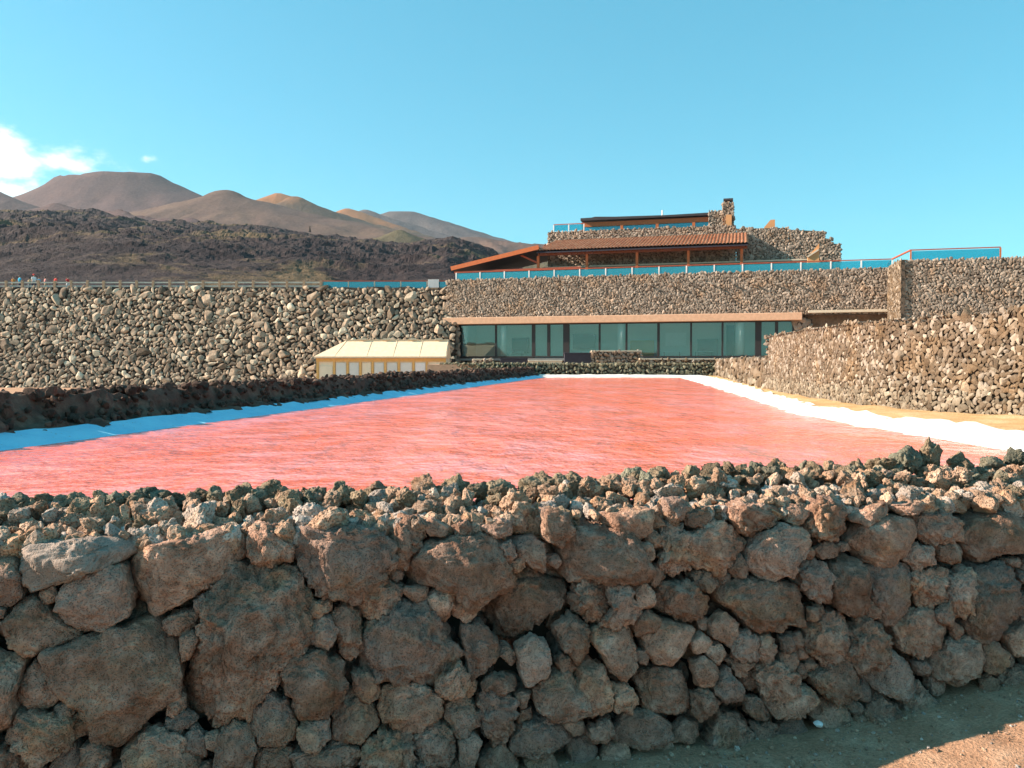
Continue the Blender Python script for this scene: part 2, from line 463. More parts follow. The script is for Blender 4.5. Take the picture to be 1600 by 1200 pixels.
def strip(name, A, B, zA, zB, mat, rows=4, rough=0.0, seed=1, parent=None, kind='structure', bulge=0.0, edge=0.0):
    A, B = np.asarray(A, float), np.asarray(B, float)
    n = len(A); V = []
    for k in range(rows + 1):
        t = k / rows
        q = A * (1 - t) + B * t
        z = zA * (1 - t) + zB * t + bulge * math.sin(math.pi * t)
        V.append(np.column_stack([q, np.full(n, z)]))
    V = np.concatenate(V)
    if rough: V[:, 2] += fbm(V * 1.9, 4, seed) * rough
    if edge: V[:, 0] += fbm(V * 2.3 + 9, 4, seed + 2) * edge; V[:, 1] += fbm(V * 2.3 + 29, 4, seed + 3) * edge
    idx = np.arange(n * (rows + 1)).reshape(rows + 1, n)
    Q = np.stack([idx[:-1, :-1].ravel(), idx[:-1, 1:].ravel(), idx[1:, 1:].ravel(), idx[1:, :-1].ravel()], 1)
    o = link(name, mesh_np(name, V, Q, True), mat, parent)
    if kind: tag(o, kind=kind)
    return o
def resample(L, n):
    L = np.asarray(L, float); d = np.r_[0, np.cumsum(np.linalg.norm(np.diff(L, axis=0), axis=1))]
    t = np.linspace(0, d[-1], n)
    return np.column_stack([np.interp(t, d, L[:, 0]), np.interp(t, d, L[:, 1])])
def offset(L, o):
    L = np.asarray(L, float); T = np.gradient(L, axis=0); T /= np.linalg.norm(T, axis=1)[:, None]
    return L + np.column_stack([-T[:, 1], T[:, 0]]) * o          # to the left of travel

# water sheet
wl = resample(offset(LEFT, .10), 60); wr = resample(offset(RIN, -.10), 60)
strip('pond_water', wl, wr, WZ, WZ, M['water'], rows=30)

# liners and the sand by the right wall
NL = 220
L0 = resample(LEFT, NL)
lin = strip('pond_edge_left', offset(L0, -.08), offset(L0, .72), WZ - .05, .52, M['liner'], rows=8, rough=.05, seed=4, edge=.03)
ri = resample(RIN, NL); ro = resample(ROUT, NL)
strip('pond_edge_right', offset(ri, .12), ro, WZ - .05, .47, M['salt'], rows=14, rough=.11, seed=9, bulge=.05, edge=.10)
fa = resample([(left_x(62.3), 62.3), (13.2, 62.3)], 80); fb = resample([(left_x(62.3) - .7, 64.6), (15.6, 64.6)], 80)
strip('pond_edge_far', fa, fb, WZ - .04, .56, M['salt'], rows=4, rough=.05, seed=3)
sand_out = resample(np.vstack([RWALL, RLOW[1:]]), NL)
strip('sand_strip', resample(ROUT, NL) - np.array([.25, 0]), sand_out + np.array([.5, 0]), .43, .50, M['sand'], rows=8, rough=.06, seed=12)
strip('near_bank', resample([(-10.5, 3.9), (8.6, 9.0)], 120), resample([(-10.5, 1.0), (9.5, 6.2)], 120), .26, .40, M['sand'], rows=6, rough=.08, seed=15)

# left bank of lava rubble
def bank_profile():
    prof = [(.55, .46), (.75, .56), (1.08, .60), (1.20, .80), (1.36, 1.03), (1.55, 1.02), (2.1, .90), (3.8, .88), (5.2, .70), (7.0, -.5), (8.5, -1.4)]
    o = [p[0] for p in prof]; z = [p[1] for p in prof]
    return o, z
Lb = resample([(left_x(y), y) for y in np.linspace(1, 66, 60)], 560)
po, pz = bank_profile()
oo = np.unique(np.r_[np.linspace(.55, 2.6, 26), np.linspace(2.6, 8.5, 18)])
V = []
for o_ in oo:
    q = offset(Lb, o_); V.append(np.column_stack([q, np.full(len(q), np.interp(o_, po, pz))]))
V = np.concatenate(V)
V[:, 2] += fbm(V * np.array([2.2, 2.2, 0.]), 5, 31, .6) * .16 - .02
V[:, 0] += fbm(V * 2.6 + 40, 4, 33, .6) * .10
ii = np.arange(len(V)).reshape(len(oo), -1)
Q = np.stack([ii[:-1, :-1].ravel(), ii[:-1, 1:].ravel(), ii[1:, 1:].ravel(), ii[1:, :-1].ravel()], 1)
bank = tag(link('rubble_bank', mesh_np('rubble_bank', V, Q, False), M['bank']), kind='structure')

# joined scatter of rocks
LIB1 = [rock(2, 100 + i, 12, .36, .70, .10, 0) for i in range(20)]
LIB2 = [rock(3, 200 + i, 13, .36, .70, .10, .035, 3.) for i in range(20)]
LIB0 = [rock(1, 300 + i, 6, .55, .85, .12, 0) for i in range(10)]
def front_half(lib, cut=-.22):
    out = []
    for V_, F_ in lib:
        k = (V_[:, 2][F_] > cut).any(1); F2 = F_[k]; used = np.unique(F2); mp = np.zeros(len(V_), int); mp[used] = np.arange(len(used))
        out.append((V_[used], mp[F2]))
    return out
LIB1H, LIB2H = front_half(LIB1), front_half(LIB2)          # wall stones: the buried back is left out
def rand_rot(n, g):
    q = g.normal(size=(n, 4)); q /= np.linalg.norm(q, axis=1)[:, None]
    w_, x, y, z = q.T
    return np.stack([np.stack([1-2*(y*y+z*z), 2*(x*y-z*w_), 2*(x*z+y*w_)], -1), np.stack([2*(x*y+z*w_), 1-2*(x*x+z*z), 2*(y*z-x*w_)], -1), np.stack([2*(x*z-y*w_), 2*(y*z+x*w_), 1-2*(x*x+y*y)], -1)], -2)
def scatter_mesh(name, C, A, lib, g):
    """C centres (n,3); A (n,3,3) matrices"""
    Vs, Fs, b = [], [], 0
    ch = g.integers(0, len(lib), len(C))
    for k, (Vr, Fr) in enumerate(lib):
        m = np.where(ch == k)[0]
        if not len(m): continue
        W = np.einsum('nij,vj->nvi', A[m], Vr) + C[m][:, None]
        Vs.append(W.reshape(-1, 3))
        Fs.append((Fr[None] + (b + np.arange(len(m)) * len(Vr))[:, None, None]).reshape(-1, 3))
        b += len(m) * len(Vr)
    return mesh_np(name, np.concatenate(Vs), np.concatenate(Fs), False)
g = np.random.default_rng(77)
nb = 3300
yb = 3 + 63 * g.random(nb) ** 1.5
ob = np.where(g.random(nb) < .62, g.uniform(.78, 1.9, nb), g.uniform(1.6, 5.5, nb))
cx = left_x(yb) - ob
rad = g.uniform(.03, .09, nb) * (1 + .3 * (ob > 1.3)) * (1 + (yb > 30) * .4)
C = np.column_stack([cx, yb, np.interp(ob, po, pz) + rad * .25])
A = rand_rot(nb, g) * (rad[:, None, None] * g.uniform(.75, 1.25, (nb, 1, 3)))
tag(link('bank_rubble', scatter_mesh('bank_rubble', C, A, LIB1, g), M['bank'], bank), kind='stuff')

# ------------------------------------------------------------------ stone walls
def pack(width, height, radii, seed, res=None, occ=None, fill=.86, squash=(.5, 1.7)):
    """fills a width x height face with stones, large ones first: list of (s, h, a, b, angle)"""
    g = np.random.default_rng(seed)
    res = res or radii[-1][0] / 3.2
    W, H = int(width / res) + 1, int(height / res) + 1
    if occ is None: occ = np.zeros((H, W), bool)
    out = []
    for r, tries in radii:
        S = g.uniform(0, width, tries); Hh = g.uniform(0, height, tries)
        for s, h in zip(S, Hh):
            i, j = int(h / res), int(s / res)
            if occ[i, j]: continue
            k = g.uniform(*squash); a, b = r * math.sqrt(k), r / math.sqrt(k); an = g.uniform(0, math.pi)
            m = int(max(a, b) / res) + 1
            i0, i1, j0, j1 = max(0, i - m), min(H, i + m + 1), max(0, j - m), min(W, j + m + 1)
            yy, xx = np.ogrid[i0 - i:i1 - i, j0 - j:j1 - j]
            ca, sa = math.cos(an), math.sin(an)
            u = (xx * ca + yy * sa) * res / a; v = (-xx * sa + yy * ca) * res / b
            q = u * u + v * v
            sub = occ[i0:i1, j0:j1]
            if (sub & (q < fill * fill)).any(): continue
            sub |= q < 1.0
            out.append((s, h, a, b, an))
    return out, occ

def line_frame(line):
    line = np.asarray(line, float)
    d = np.r_[0, np.cumsum(np.linalg.norm(np.diff(line, axis=0), axis=1))]
    T = np.gradient(line, axis=0); T /= np.linalg.norm(T, axis=1)[:, None]
    def at_s(s):
        x = np.interp(s, d, line[:, 0]); y = np.interp(s, d, line[:, 1])
        tx = np.interp(s, d, T[:, 0]); ty = np.interp(s, d, T[:, 1])
        L = np.hypot(tx, ty); return np.stack([x, y], -1), np.stack([tx / L, ty / L], -1)
    return d[-1], at_s

def stone_face(parent, line, z0, z1, radii, seed, mat, batter=0.0, side=-1, n_parts=300, depth=.8, proud=.15, part='stone', lib=LIB2H, lib_rest=LIB1H, zfun=None, visible=None, grow=1.06, mats=None, origin=(0, 0, 0), rz=0.0):
    """covers the face that stands on `line` with single stones. side -1: face is to the right of travel"""
    L, at_s = line_frame(line)
    st, _ = pack(L, z1 - z0, radii, seed)
    g = np.random.default_rng(seed + 1)
    st = np.array(st)
    if zfun is not None:
        st = st[st[:, 1] + z0 + st[:, 2] * .3 < zfun(st[:, 0])]
    p, T = at_s(st[:, 0])
    N = np.column_stack([-T[:, 1], T[:, 0]]) * (1 if side > 0 else -1)
    h = st[:, 1]
    n3 = np.column_stack([N, np.full(len(N), batter)]); n3 /= np.linalg.norm(n3, axis=1)[:, None]
    t3 = np.column_stack([T, np.zeros(len(T))])
    u3 = np.cross(n3, t3) * (1 if side > 0 else 1)
    u3 *= np.sign(u3[:, 2])[:, None]
    C = np.column_stack([p - N * (batter * h)[:, None], z0 + h])
    ca, sa = np.cos(st[:, 4])[:, None], np.sin(st[:, 4])[:, None]
    e1 = t3 * ca + u3 * sa; e2 = -t3 * sa + u3 * ca
    r = np.sqrt(st[:, 2] * st[:, 3])
    C = C + n3 * (r * g.uniform(-proud, proud, len(r)))[:, None]
    A = np.stack([e1 * (st[:, 2] * grow)[:, None], e2 * (st[:, 3] * grow)[:, None], n3 * (r * depth)[:, None]], -1)
    # small random tilt
    Rr = rand_rot(len(r), g)
    fl = g.choice([-1, 1], (len(r), 1, 3)); fl[:, :, 2] = 1
    flip = np.eye(3)[None] * fl
    A = A @ flip
    C = C - np.array(origin)
    score = r.copy()
    if visible is not None: score = np.where(visible(C + np.array(origin)), r, r * .001)
    order = np.argsort(-score)
    big, rest = order[:n_parts], order[n_parts:]
    if len(big):
        libme = []
        for k, (Vr, Fr) in enumerate(lib):
            me = mesh_np(part, Vr, Fr, False); me.materials.append(mat); libme.append(me)
        for i in big:
            o = bpy.data.objects.new(part, libme[int(g.integers(len(libme)))])
            col.objects.link(o); o.parent = parent
            mw = Matrix([list(A[i][0]) + [C[i][0]], list(A[i][1]) + [C[i][1]], list(A[i][2]) + [C[i][2]], [0, 0, 0, 1]])
            o.matrix_local = mw
            if mats is not None:
                mt = mats(C[i] + np.array(origin), g)
                if mt is not mat:
                    o.material_slots[0].link = 'OBJECT'; o.material_slots[0].material = mt
    if len(rest):
        groups = {}
        for i in rest:
            mt = mats(C[i] + np.array(origin), g) if mats is not None else mat
            groups.setdefault(mt.name, (mt, []))[1].append(i)
        for mt, ids in groups.values():
            tag(link('small_stones', scatter_mesh('small_stones', C[ids], A[ids], lib_rest, g), mt, parent), kind='stuff')
    return len(r)

def core_wall(name, parent, line, z0, z1, inset, thick, batter, mat, side=-1, zfun=None, rough=.05, seed=1):
    L, at_s = line_frame(line)
    n = max(8, int(L / .35)) if L < 40 else 140
    s = np.linspace(0, L, n); p, T = at_s(s)
    N = np.column_stack([-T[:, 1], T[:, 0]]) * (1 if side > 0 else -1)
    top = np.full(n, z1) if zfun is None else zfun(s)
    rows = [(-inset, z0), (-inset - batter * (z1 - z0), None), (-inset - thick - batter * (z1 - z0), None), (-inset - thick, z0)]
    V = []
    for o_, z in rows:
        V.append(np.column_stack([p + N * o_, np.full(n, z) if z is not None else top - .04]))
    V = np.concatenate(V)
    V += np.column_stack([fbm(V * 1.7 + k * 31, 3, seed + k) * rough for k in range(3)])
    idx = np.arange(4 * n).reshape(4, n)
    Q = []
    for a in range(3):
        Q.append(np.stack([idx[a, :-1], idx[a, 1:], idx[a + 1, 1:], idx[a + 1, :-1]], 1))
    Q.append(np.array([[idx[0, 0], idx[1, 0], idx[2, 0], idx[3, 0]], [idx[0, -1], idx[3, -1], idx[2, -1], idx[1, -1]]]))
    return link(name, mesh_np(name, V, np.concatenate(Q), False), mat, parent)

# --- tall boulder wall on the left
YL = 87.4; ZB = -1.5; ZT = 9.95; BAT = .48
LW = np.array([(-78, YL + 3.2), (-6.6, YL - 1.5)], float)
def yl(x): return YL + 3.2 + (x + 78) * (-4.7 / 71.4)            # foot line of the boulder wall
def ytop(x): return yl(x) + BAT * (ZT - ZB)
def ztop(x): return Zat(448.5, ytop(x))
lw = empty('boulder_wall', (-40, 84, ZB), label='tall sloping retaining wall of pale boulders behind the cream shed', cat='wall')
org = (-40, 84, ZB)
lwz = lambda s: ztop(-78 + s * .998)
cw = core_wall('earth_core', None, LW, ZB, ZT, .35, 4., BAT, M['core'], rough=.2, zfun=lwz)
cw.data.transform(Matrix.Translation((40, -84, -ZB))); cw.parent = lw
infr = lambda C: np.abs((C[:, 0]) / C[:, 1]) < .66
stone_face(lw, LW, ZB, ZT + .5, [(.56, 30), (.42, 260), (.31, 2000), (.23, 9000), (.17, 34000), (.125, 44000)], 41, M['left'], BAT, depth=.5, proud=.10, grow=1.2, visible=infr, origin=org, zfun=lwz)

# --- right walls
def vis_r(C): return (C[:, 0] / C[:, 1] < .66)
rw = empty('stone_wall', (9.3, 24, .45), label='tall tan stone wall beside the ochre sand strip and white pond edge', cat='wall')
org = (9.3, 24, .45)
LRW, _f = line_frame(RWALL)
topf = lambda s: 2.66 + .05 * np.sin(s * 1.3) + .05 * np.sin(s * 3.1 + 1)
cw = core_wall('earth_core', None, RWALL, .3, 2.66, .06, .6, .06, M['joint'], side=1, rough=.04, zfun=topf)
cw.data.transform(Matrix.Translation((-9.3, -24, -.45))); cw.parent = rw
def rw_mats(c, g):
    return M['right_grey'] if (c[2] < .95 and g.random() < .7) or g.random() < .04 else M['right']
stone_face(rw, RWALL, .38, 2.72, [(.13, 10), (.09, 40), (.068, 800), (.052, 10000), (.04, 34000), (.03, 36000)], 51, M['right'], .06, depth=.6, visible=vis_r, side=1, zfun=topf, mats=rw_mats, grow=1.34, proud=.1, origin=org)
# capping stones and end face
capl = offset(RWALL, .30) if False else RWALL
def cap_row(parent, line, z, width, n, rr, mat, seed, org, side=-1, sm=LIB1, zf=None):
    L, at_s = line_frame(line); g = np.random.default_rng(seed)
    s = g.uniform(0, L, n); p, T = at_s(s)
    N = np.column_stack([-T[:, 1], T[:, 0]]) * (1 if side > 0 else -1)
    p = p - N * g.uniform(0, width, n)[:, None]
    r = g.uniform(*rr, n)
    zz = np.full(n, z) if zf is None else zf(s)
    C = np.column_stack([p, zz + r * g.uniform(-.3, .3, n)]) - np.array(org)
    A = rand_rot(n, g) * (r[:, None, None] * g.uniform(.8, 1.3, (n, 1, 3)))
    tag(link('cap_stones', scatter_mesh('cap_stones', C, A, sm, g), mat, parent), kind='stuff')
cap_row(rw, offset(RWALL, .0), 2.62, .75, 1500, (.02, .04), M['right'], 61, org, side=1)
e0 = RWALL[-1]; tdir = RWALL[-1] - RWALL[-2]; tdir /= np.linalg.norm(tdir)
endl = np.array([e0 + tdir * .02, e0 + tdir * .02 + np.array([tdir[1], -tdir[0]]) * -.0 + np.array([.75, -.12])])
stone_face(rw, endl, .38, 2.7, [(.12, 300), (.09, 900), (.06, 3000)], 53, M['right'], .0, side=-1, n_parts=0, origin=org)

rl = empty('low_stone_wall', (13, 48, .45), label='low tan stone wall running on from the taller tan wall to the grey-green wall', cat='wall')
org = (13, 48, .45)
tl = lambda s: 1.72 + .05 * np.sin(s * 1.7)
cw = core_wall('earth_core', None, RLOW, .3, 1.7, .12, .6, .06, M['core'], rough=.04, side=1, zfun=tl)
cw.data.transform(Matrix.Translation((-13, -48, -.45))); cw.parent = rl
stone_face(rl, RLOW, .38, 1.75, [(.26, 60), (.2, 700), (.15, 3000), (.11, 7000)], 54, M['right'], .06, visible=vis_r, n_parts=0, side=1, grow=1.2, mats=lambda c, g: M['right_grey'] if c[2] < .8 and g.random() < .6 else M['right'], origin=org, zfun=tl)
cap_row(rl, RLOW, 1.68, .7, 500, (.08, .14), M['right'], 63, org, side=1)

# --- low wall at the far end of the pond, holding the courtyard
FARL = np.array([(-6.0, 66.2), (2.0, 65.2), (16.4, 64.2)])
fl = empty('low_stone_wall', (5, 65, .4), label='low grey-green stone wall behind the white far edge of the pond', cat='wall')
cw = core_wall('earth_core', None, FARL, .2, 1.42, .15, .6, .05, M['core'], rough=.04)
cw.data.transform(Matrix.Translation((-5, -65, -.4))); cw.parent = fl
stone_face(fl, FARL, .3, 1.46, [(.2, 40), (.15, 900), (.11, 5000), (.085, 6000)], 56, M['green_stone'], .05, n_parts=0, origin=(5, 65, .4))
cap_row(fl, FARL, 1.40, .7, 700, (.05, .10), M['green_stone'], 64, (5, 65, .4))
tag(MB().box((-7, 66.0, .2), (40, 76.5, 1.36)).build('courtyard', M['concrete']), kind='structure')

# ------------------------------------------------------------------ visitor building (local frame: x along the front, y back, z up)
LC = Vector((-7.4, 90.0, 0.0)); RZ = math.atan2(-12.0, 44.2)
UX = np.array([math.cos(RZ), math.sin(RZ)]); UY = np.array([-math.sin(RZ), math.cos(RZ)])
def B(px, py, t=0.0):
    d = ray(px, py); o = np.array([0, 0]) - np.array([LC.x, LC.y])
    k = (t - o @ UY) / (d[:2] @ UY)
    q = o + d[:2] * k
    return float(q @ UX), float(EYE + d[2] * k)
def bs(px, t=0.0, py=500): return B(px, py, t)[0]
def bz(px, py, t=0.0): return B(px, py, t)[1]
bd = empty('visitor_building', LC, RZ, label='long lava-stone visitor building with teal glass front and tiled terrace canopy', cat='building')
ZTOP = bz(720, 437); SR = bs(1390); 
zl0, zl1 = bz(950, 504), bz(950, 493)
ZW = bz(950, 558); ZG = .6
sP0, sP1, sG1, sQ1 = 0.0, bs(716), bs(1242), bs(1270)
# structure
tag(MB().box((.05, .18, zl1 - .25), (SR, .8, ZTOP - .05)).build('facade_wall', M['joint'], bd))
fw = [o for o in bd.children if o.name.startswith('facade_wall')][0]
def face_local(parent, s0, s1, t, z0, z1, radii, seed, mat, zf=None):
    return stone_face(parent, np.array([(s0, t), (s1, t)]), z0, z1, radii, seed, mat, 0.0, side=-1, n_parts=0, zfun=zf, grow=1.34, depth=.5, proud=.1)
FR = [(.34, 500), (.27, 3000), (.2, 9000), (.14, 14000)]
face_local(fw, 0, SR, .12, zl1 - .1, ZTOP, [(.17, 500), (.135, 5000), (.10, 26000), (.075, 40000)], 71, M['facade'])
pier = MB().box((.08, .2, ZG), (sP1 - .12, 2.2, zl0 + .1)).build('pier', M['core'], bd)
face_local(pier, 0, sP1, .14, ZG, zl0 + .05, [(.26, 80), (.2, 400), (.14, 1200)], 72, M['facade'])
pier2 = MB().box((sG1 + .05, .5, ZG), (sQ1, 2.5, zl0 + .1)).build('pier', M['core'], bd)
face_local(pier2, sG1, sQ1, .45, ZG + 1, zl0 + .05, [(.26, 80), (.2, 400), (.14, 1200)], 73, M['facade'])
MB().box((-.55, -.38, zl0), (bs(1253), .35, zl1)).build('lintel', M['concrete'], bd, bevel=.04)
MB().box((bs(1253) + .6, -.05, bz(1330, 488)), (SR, .5, bz(1330, 484))).build('lintel', M['coping'], bd, bevel=.02)
MB().box((sG1 + .1, 2.6, ZG), (SR + 2, 3.0, zl1 + .5)).build('recess_wall', M['facade'], bd)
MB().box((-.02, .82, ZTOP - .5), (SR + 14, 30, ZTOP - .22)).build('terrace_slab', M['terrace'], bd)
MB().box((sP1, 6.6, ZG), (sG1, 6.9, zl1 + .4)).build('room_back_wall', M['interior'], bd)
MB().box((sP1, .5, ZW - .35), (sG1, 13.0, ZW - .12)).build('room_floor', M['interior_floor'], bd)
MB().box((sP1, .9, zl1 + .3), (sG1, 13.0, zl1 + .5)).build('room_ceiling', M['interior'], bd)
for s_ in (sP1 - .1, sG1 + .0): MB().box((s_ - .05, 2.6, ZG), (s_ + .05, 13., zl1 + .3)).build('room_side_wall', M['interior'], bd)
MB().box((sP1, .72, ZG - .2), (sG1, 1.0, ZW - .37)).build('plinth', M['core'], bd)
# glazing
TG = .62
mull = [(715, 718), (773.5, 776.5), (831, 836.5), (855, 860), (880, 890), (935.5, 938.5), (977.5, 980.5), (1027, 1031), (1078.5, 1081.5), (1127.5, 1130.5), (1180, 1190), (1211, 1216), (1238, 1242)]
for k, (a, b) in enumerate(mull):
    MB().box((bs(a, TG), TG - .06, ZW), (bs(b, TG), TG + .12, zl0 + .2)).build('mullion', M['frame'], bd, bevel=.01)
for (a, b), (c, d) in zip(mull[:-1], mull[1:]):
    wdw = MB().box((bs(b, TG) , TG, ZW + .12), (bs(c, TG), TG + .03, zl0 + .12)).build('window_pane', M['window'], bd)
MB().box((bs(715, TG), TG - .08, ZW - .02), (bs(1242, TG), TG + .14, ZW + .12)).build('sill_rail', M['frame'], bd)
MB().box((bs(715, TG), TG - .08, zl0 - .12), (bs(1242, TG), TG + .14, zl0 + .2)).build('head_rail', M['frame'], bd)
MB().box((bs(715, TG), TG - .05, ZW - .42), (bs(835, TG), TG + .1, ZW - .03)).build('spandrel', M['frame'], bd)
MB().box((bs(718, TG), TG, ZW - 1.3), (bs(772, TG), TG + .03, ZW - .43)).build('window_pane', M['window'], bd)
MB().box((bs(716, TG), TG - .05, ZW - 1.3), (bs(718, TG), TG + .1, ZW - .43)).build('mullion', M['frame'], bd)
# inside: round white columns, tables
for px, r_ in ((727, .35), (787, .36), (971, .40), (1156, .46)):
    s_ = bs(px, 1.2)
    MB().bar((s_, 1.2, ZW - .12), (s_, 1.2, zl1 + .3), r_, 16).build('column', M['white'], bd, smooth=True)
for px in (805, 920, 1050, 1100):
    s_ = bs(px, 5.0)
    tb = MB().box((s_ - 1.0, 4.6, ZW + .6), (s_ + 1.0, 5.4, ZW + .66)).build('table', M['white'], bd)
    for dx in (-.85, .85):
        for dy in (4.7, 5.3): MB().bar((s_ + dx, dy, ZW - .12), (s_ + dx, dy, ZW + .6), .03, 6).build('table_leg', M['frame'], tb)
for x0_, x1_, y0_, y1_, m__ in ((720, 727, 530, 503, 'white'), (731, 737, 530, 503, 'white'), (800, 826, 552, 528, 'dark_board'), (895, 930, 545, 522, 'interior_floor'), (985, 1022, 556, 532, 'shed_frame'), (1040, 1072, 540, 520, 'white'), (1090, 1122, 556, 530, 'interior_floor'), (1135, 1148, 556, 508, 'dark_board'), (1164, 1176, 556, 540, 'sheet')):
    MB().box((bs(x0_, 6.), 5.9, bz(x0_, y0_, 6.)), (bs(x1_, 6.), 6.3, bz(x0_, y1_, 6.))).build('wall_panel', M[m__], bd)
# water spouts
for k in range(8):
    s_, z_ = B(1016 + k * 32.2, 446 - k * .5)
    MB().box((s_ - .10, -.30, z_ - .09), (s_ + .10, .3, z_ + .03)).build('water_spout', M['facade'], bd, bevel=.015)

# projecting end wall on the right
pj0, pj1 = bs(1408, -5.8), bs(1408, -5.8) + 18
ep = MB().box((pj0 + .02, -5.6, .2), (pj1, .9, ZTOP - .1)).build('end_wall', M['joint'], bd)
face_local(ep, pj0, pj1, -5.72, 4.6, ZTOP - .02, [(.17, 300), (.135, 3000), (.10, 18000), (.075, 28000)], 74, M['facade'])
MB().box((pj0 - .06, -5.9, .2), (pj0 + .25, .1, ZTOP + .04)).build('end_pier', M['joint'], bd)
stone_face(ep, np.array([(pj0 - .08, .1), (pj0 - .08, -5.9)]), 4.2, ZTOP + .05, [(.17, 200), (.135, 1200), (.10, 6000), (.075, 9000)], 76, M['right'], 0, -1, 0, grow=1.2, depth=.6)

# terrace railing: glass panels, posts, handrail
def railing(parent, pts, post_step, hgt, rail_mat, post_mat, glass, rail_r=.055, post_w=.06):
    for a, b in zip(pts[:-1], pts[1:]):
        a, b = Vector(a), Vector(b); L = (b - a).length; n = max(1, round(L / post_step))
        MB().beam(a + Vector((0, 0, hgt)), b + Vector((0, 0, hgt)), rail_r * 2, rail_r * 1.7).build('handrail', rail_mat, parent)
        for k in range(n + 1):
            q = a.lerp(b, k / n)
            MB().box((q.x - post_w, q.y - post_w, q.z - .25), (q.x + post_w, q.y + post_w, q.z + hgt - rail_r * .8)).build('post', post_mat, parent)
            if k < n and glass:
                q2 = a.lerp(b, (k + 1) / n); d = (q2 - q).normalized() * (post_w + .03)
                MB().beam(q + d + Vector((0, 0, hgt * .45)), q2 - d + Vector((0, 0, hgt * .45)), .03, hgt * .88).build('glass_panel', glass, parent)
TR = .5
tr = empty('terrace_railing', LC, RZ, label='long teal glass railing with red handrail along the terrace above the glass front', cat='railing')
h0 = bz(1000, 416, TR) - ZTOP
railing(tr, [(bs(713, TR), TR, ZTOP - .1), (bs(1400, TR) - .4, TR, ZTOP - .1)], 2.9, .98, M['red_wood'], M['white'], M['rail_glass'])
tr2 = empty('terrace_railing', LC, RZ, label='short glass railing with orange posts on the projecting end wall of the building', cat='railing')
railing(tr2, [(pj0 + .9, -4.9, ZTOP - .12), (bs(1562, -5), -4.9, ZTOP - .12)], 5.0, 1.12, M['red_wood'], M['orange_wood'], M['rail_glass'])
MB().beam((bs(1400, TR) - .4, TR, ZTOP + .88), (pj0 + .9, -4.9, ZTOP + 1.0), .14, .12).build('handrail', M['red_wood'], tr2)

# terrace: stone back wall with stepped top
TW = 4.8
wall_top = [(856, 361.5), (1150, 350.5), (1151, 356), (1232, 354.5), (1233, 357.5), (1289, 360), (1290, 371), (1299, 372), (1300, 379), (1314, 380)]
wt = [(bs(x, TW, y), bz(x, y, TW)) for x, y in wall_top]
s0, s1 = wt[0][0], wt[-1][0]
zf = lambda s: np.interp(s, [q[0] - s0 for q in wt], [q[1] for q in wt])
bw = None
for (a, za), (b, zb) in zip(wt[:-1], wt[1:]):
    if b - a < .2: continue
    o_ = MB().poly([(a, TW + .1, ZTOP - .3), (b, TW + .1, ZTOP - .3), (b, TW + .1, zb - .08), (a, TW + .1, za - .08), (a, TW + .8, ZTOP - .3), (b, TW + .8, ZTOP - .3), (b, TW + .8, zb - .08), (a, TW + .8, za - .08)], [(0,1,2,3),(5,4,7,6),(3,2,6,7),(0,3,7,4),(1,5,6,2)]).build('terrace_back_wall', M['joint'], bd)
    bw = bw or o_
face_local(bw, s0, s1, TW + .05, ZTOP + .7, max(q[1] for q in wt) + .1, [(.17, 300), (.135, 2500), (.10, 12000), (.075, 18000)], 75, M['facade'], zf)
# side faces of the stone block
wl_ = MB().box((s0 - .02, TW + .12, ZTOP - .3), (s0 + .4, TW + 8, wt[0][1] - .08)).build('side_wall', M['facade'], bd)
wr_ = MB().box((s1 - .4, TW + .82, ZTOP - .3), (s1, TW + 8, wt[-1][1] - .1)).build('side_wall', M['facade'], bd)
# long bench parapet with pale coping
TB = 3.6
zc = bz(1000, 412.5, TB)
MB().box((bs(850, TB), TB, ZTOP - .3), (bs(1262, TB), TB + .5, zc - .15)).build('bench_wall', M['facade'], bd)
MB().box((bs(848, TB), TB - .06, zc - .15), (bs(1264, TB), TB + .56, zc)).build('coping', M['coping'], bd)
# stair flanks
def wedge(name, pts, t0, t1, mat):
    n = len(pts); P_ = [(s, t0, z) for s, z in pts] + [(s, t1, z) for s, z in pts]
    return MB().poly(P_, [tuple(range(n)), tuple(reversed(range(n, 2 * n)))] + [(i, (i + 1) % n, n + (i + 1) % n, n + i) for i in range(n)]).build(name, mat, bd)
wedge('stair_flank', [B(x, y, 2.6) for x, y in ((1262, 414), (1262, 402), (1280, 380), (1280, 414))], 2.6, 3.0, M['orange_render'])
wedge('stair_coping', [B(x, y, 2.5) for x, y in ((1262, 402.5), (1262, 399.5), (1279, 388.5), (1279, 391.5))], 2.45, 2.595, M['coping'])
wedge('stair_head', [B(x, y, 6.) for x, y in ((1194, 362), (1194, 355), (1204, 343.5), (1211, 343), (1211, 362))], 6.0, 6.6, M['orange_render'])

# canopy: clay tile roofs on red posts
def tile_roof(parent, name, P00, P10, P01, P11, ncol, r=.12, seg=6):
    """barrel-tile sheet: P00-P10 eave, P01-P11 top edge"""
    P00, P10, P01, P11 = map(Vector, (P00, P10, P01, P11))
    up = (P10 - P00).cross(P01 - P00).normalized()
    if up.z < 0: up = -up
    V = []; Q = []; nrow = 14
    n = ncol * seg + 1
    for j in range(nrow * 2):
        v = (j // 2 + j % 2) / nrow
        step = .05 if j % 2 == 0 else 0.0
        for i in range(n):
            u = i / (n - 1)
            q = P00.lerp(P10, u).lerp(P01.lerp(P11, u), v)
            hgt = abs(math.sin(math.pi * i / seg)) * r + step
            V.append(q + up * hgt)
    for j in range(nrow * 2 - 1):
        for i in range(n - 1):
            Q.append((j * n + i, j * n + i + 1, (j + 1) * n + i + 1, (j + 1) * n + i))
    return link(name, mesh_np(name, np.array([v[:] for v in V]), np.array(Q), False), M['tile'], parent)
TE = .9; TU = 4.75
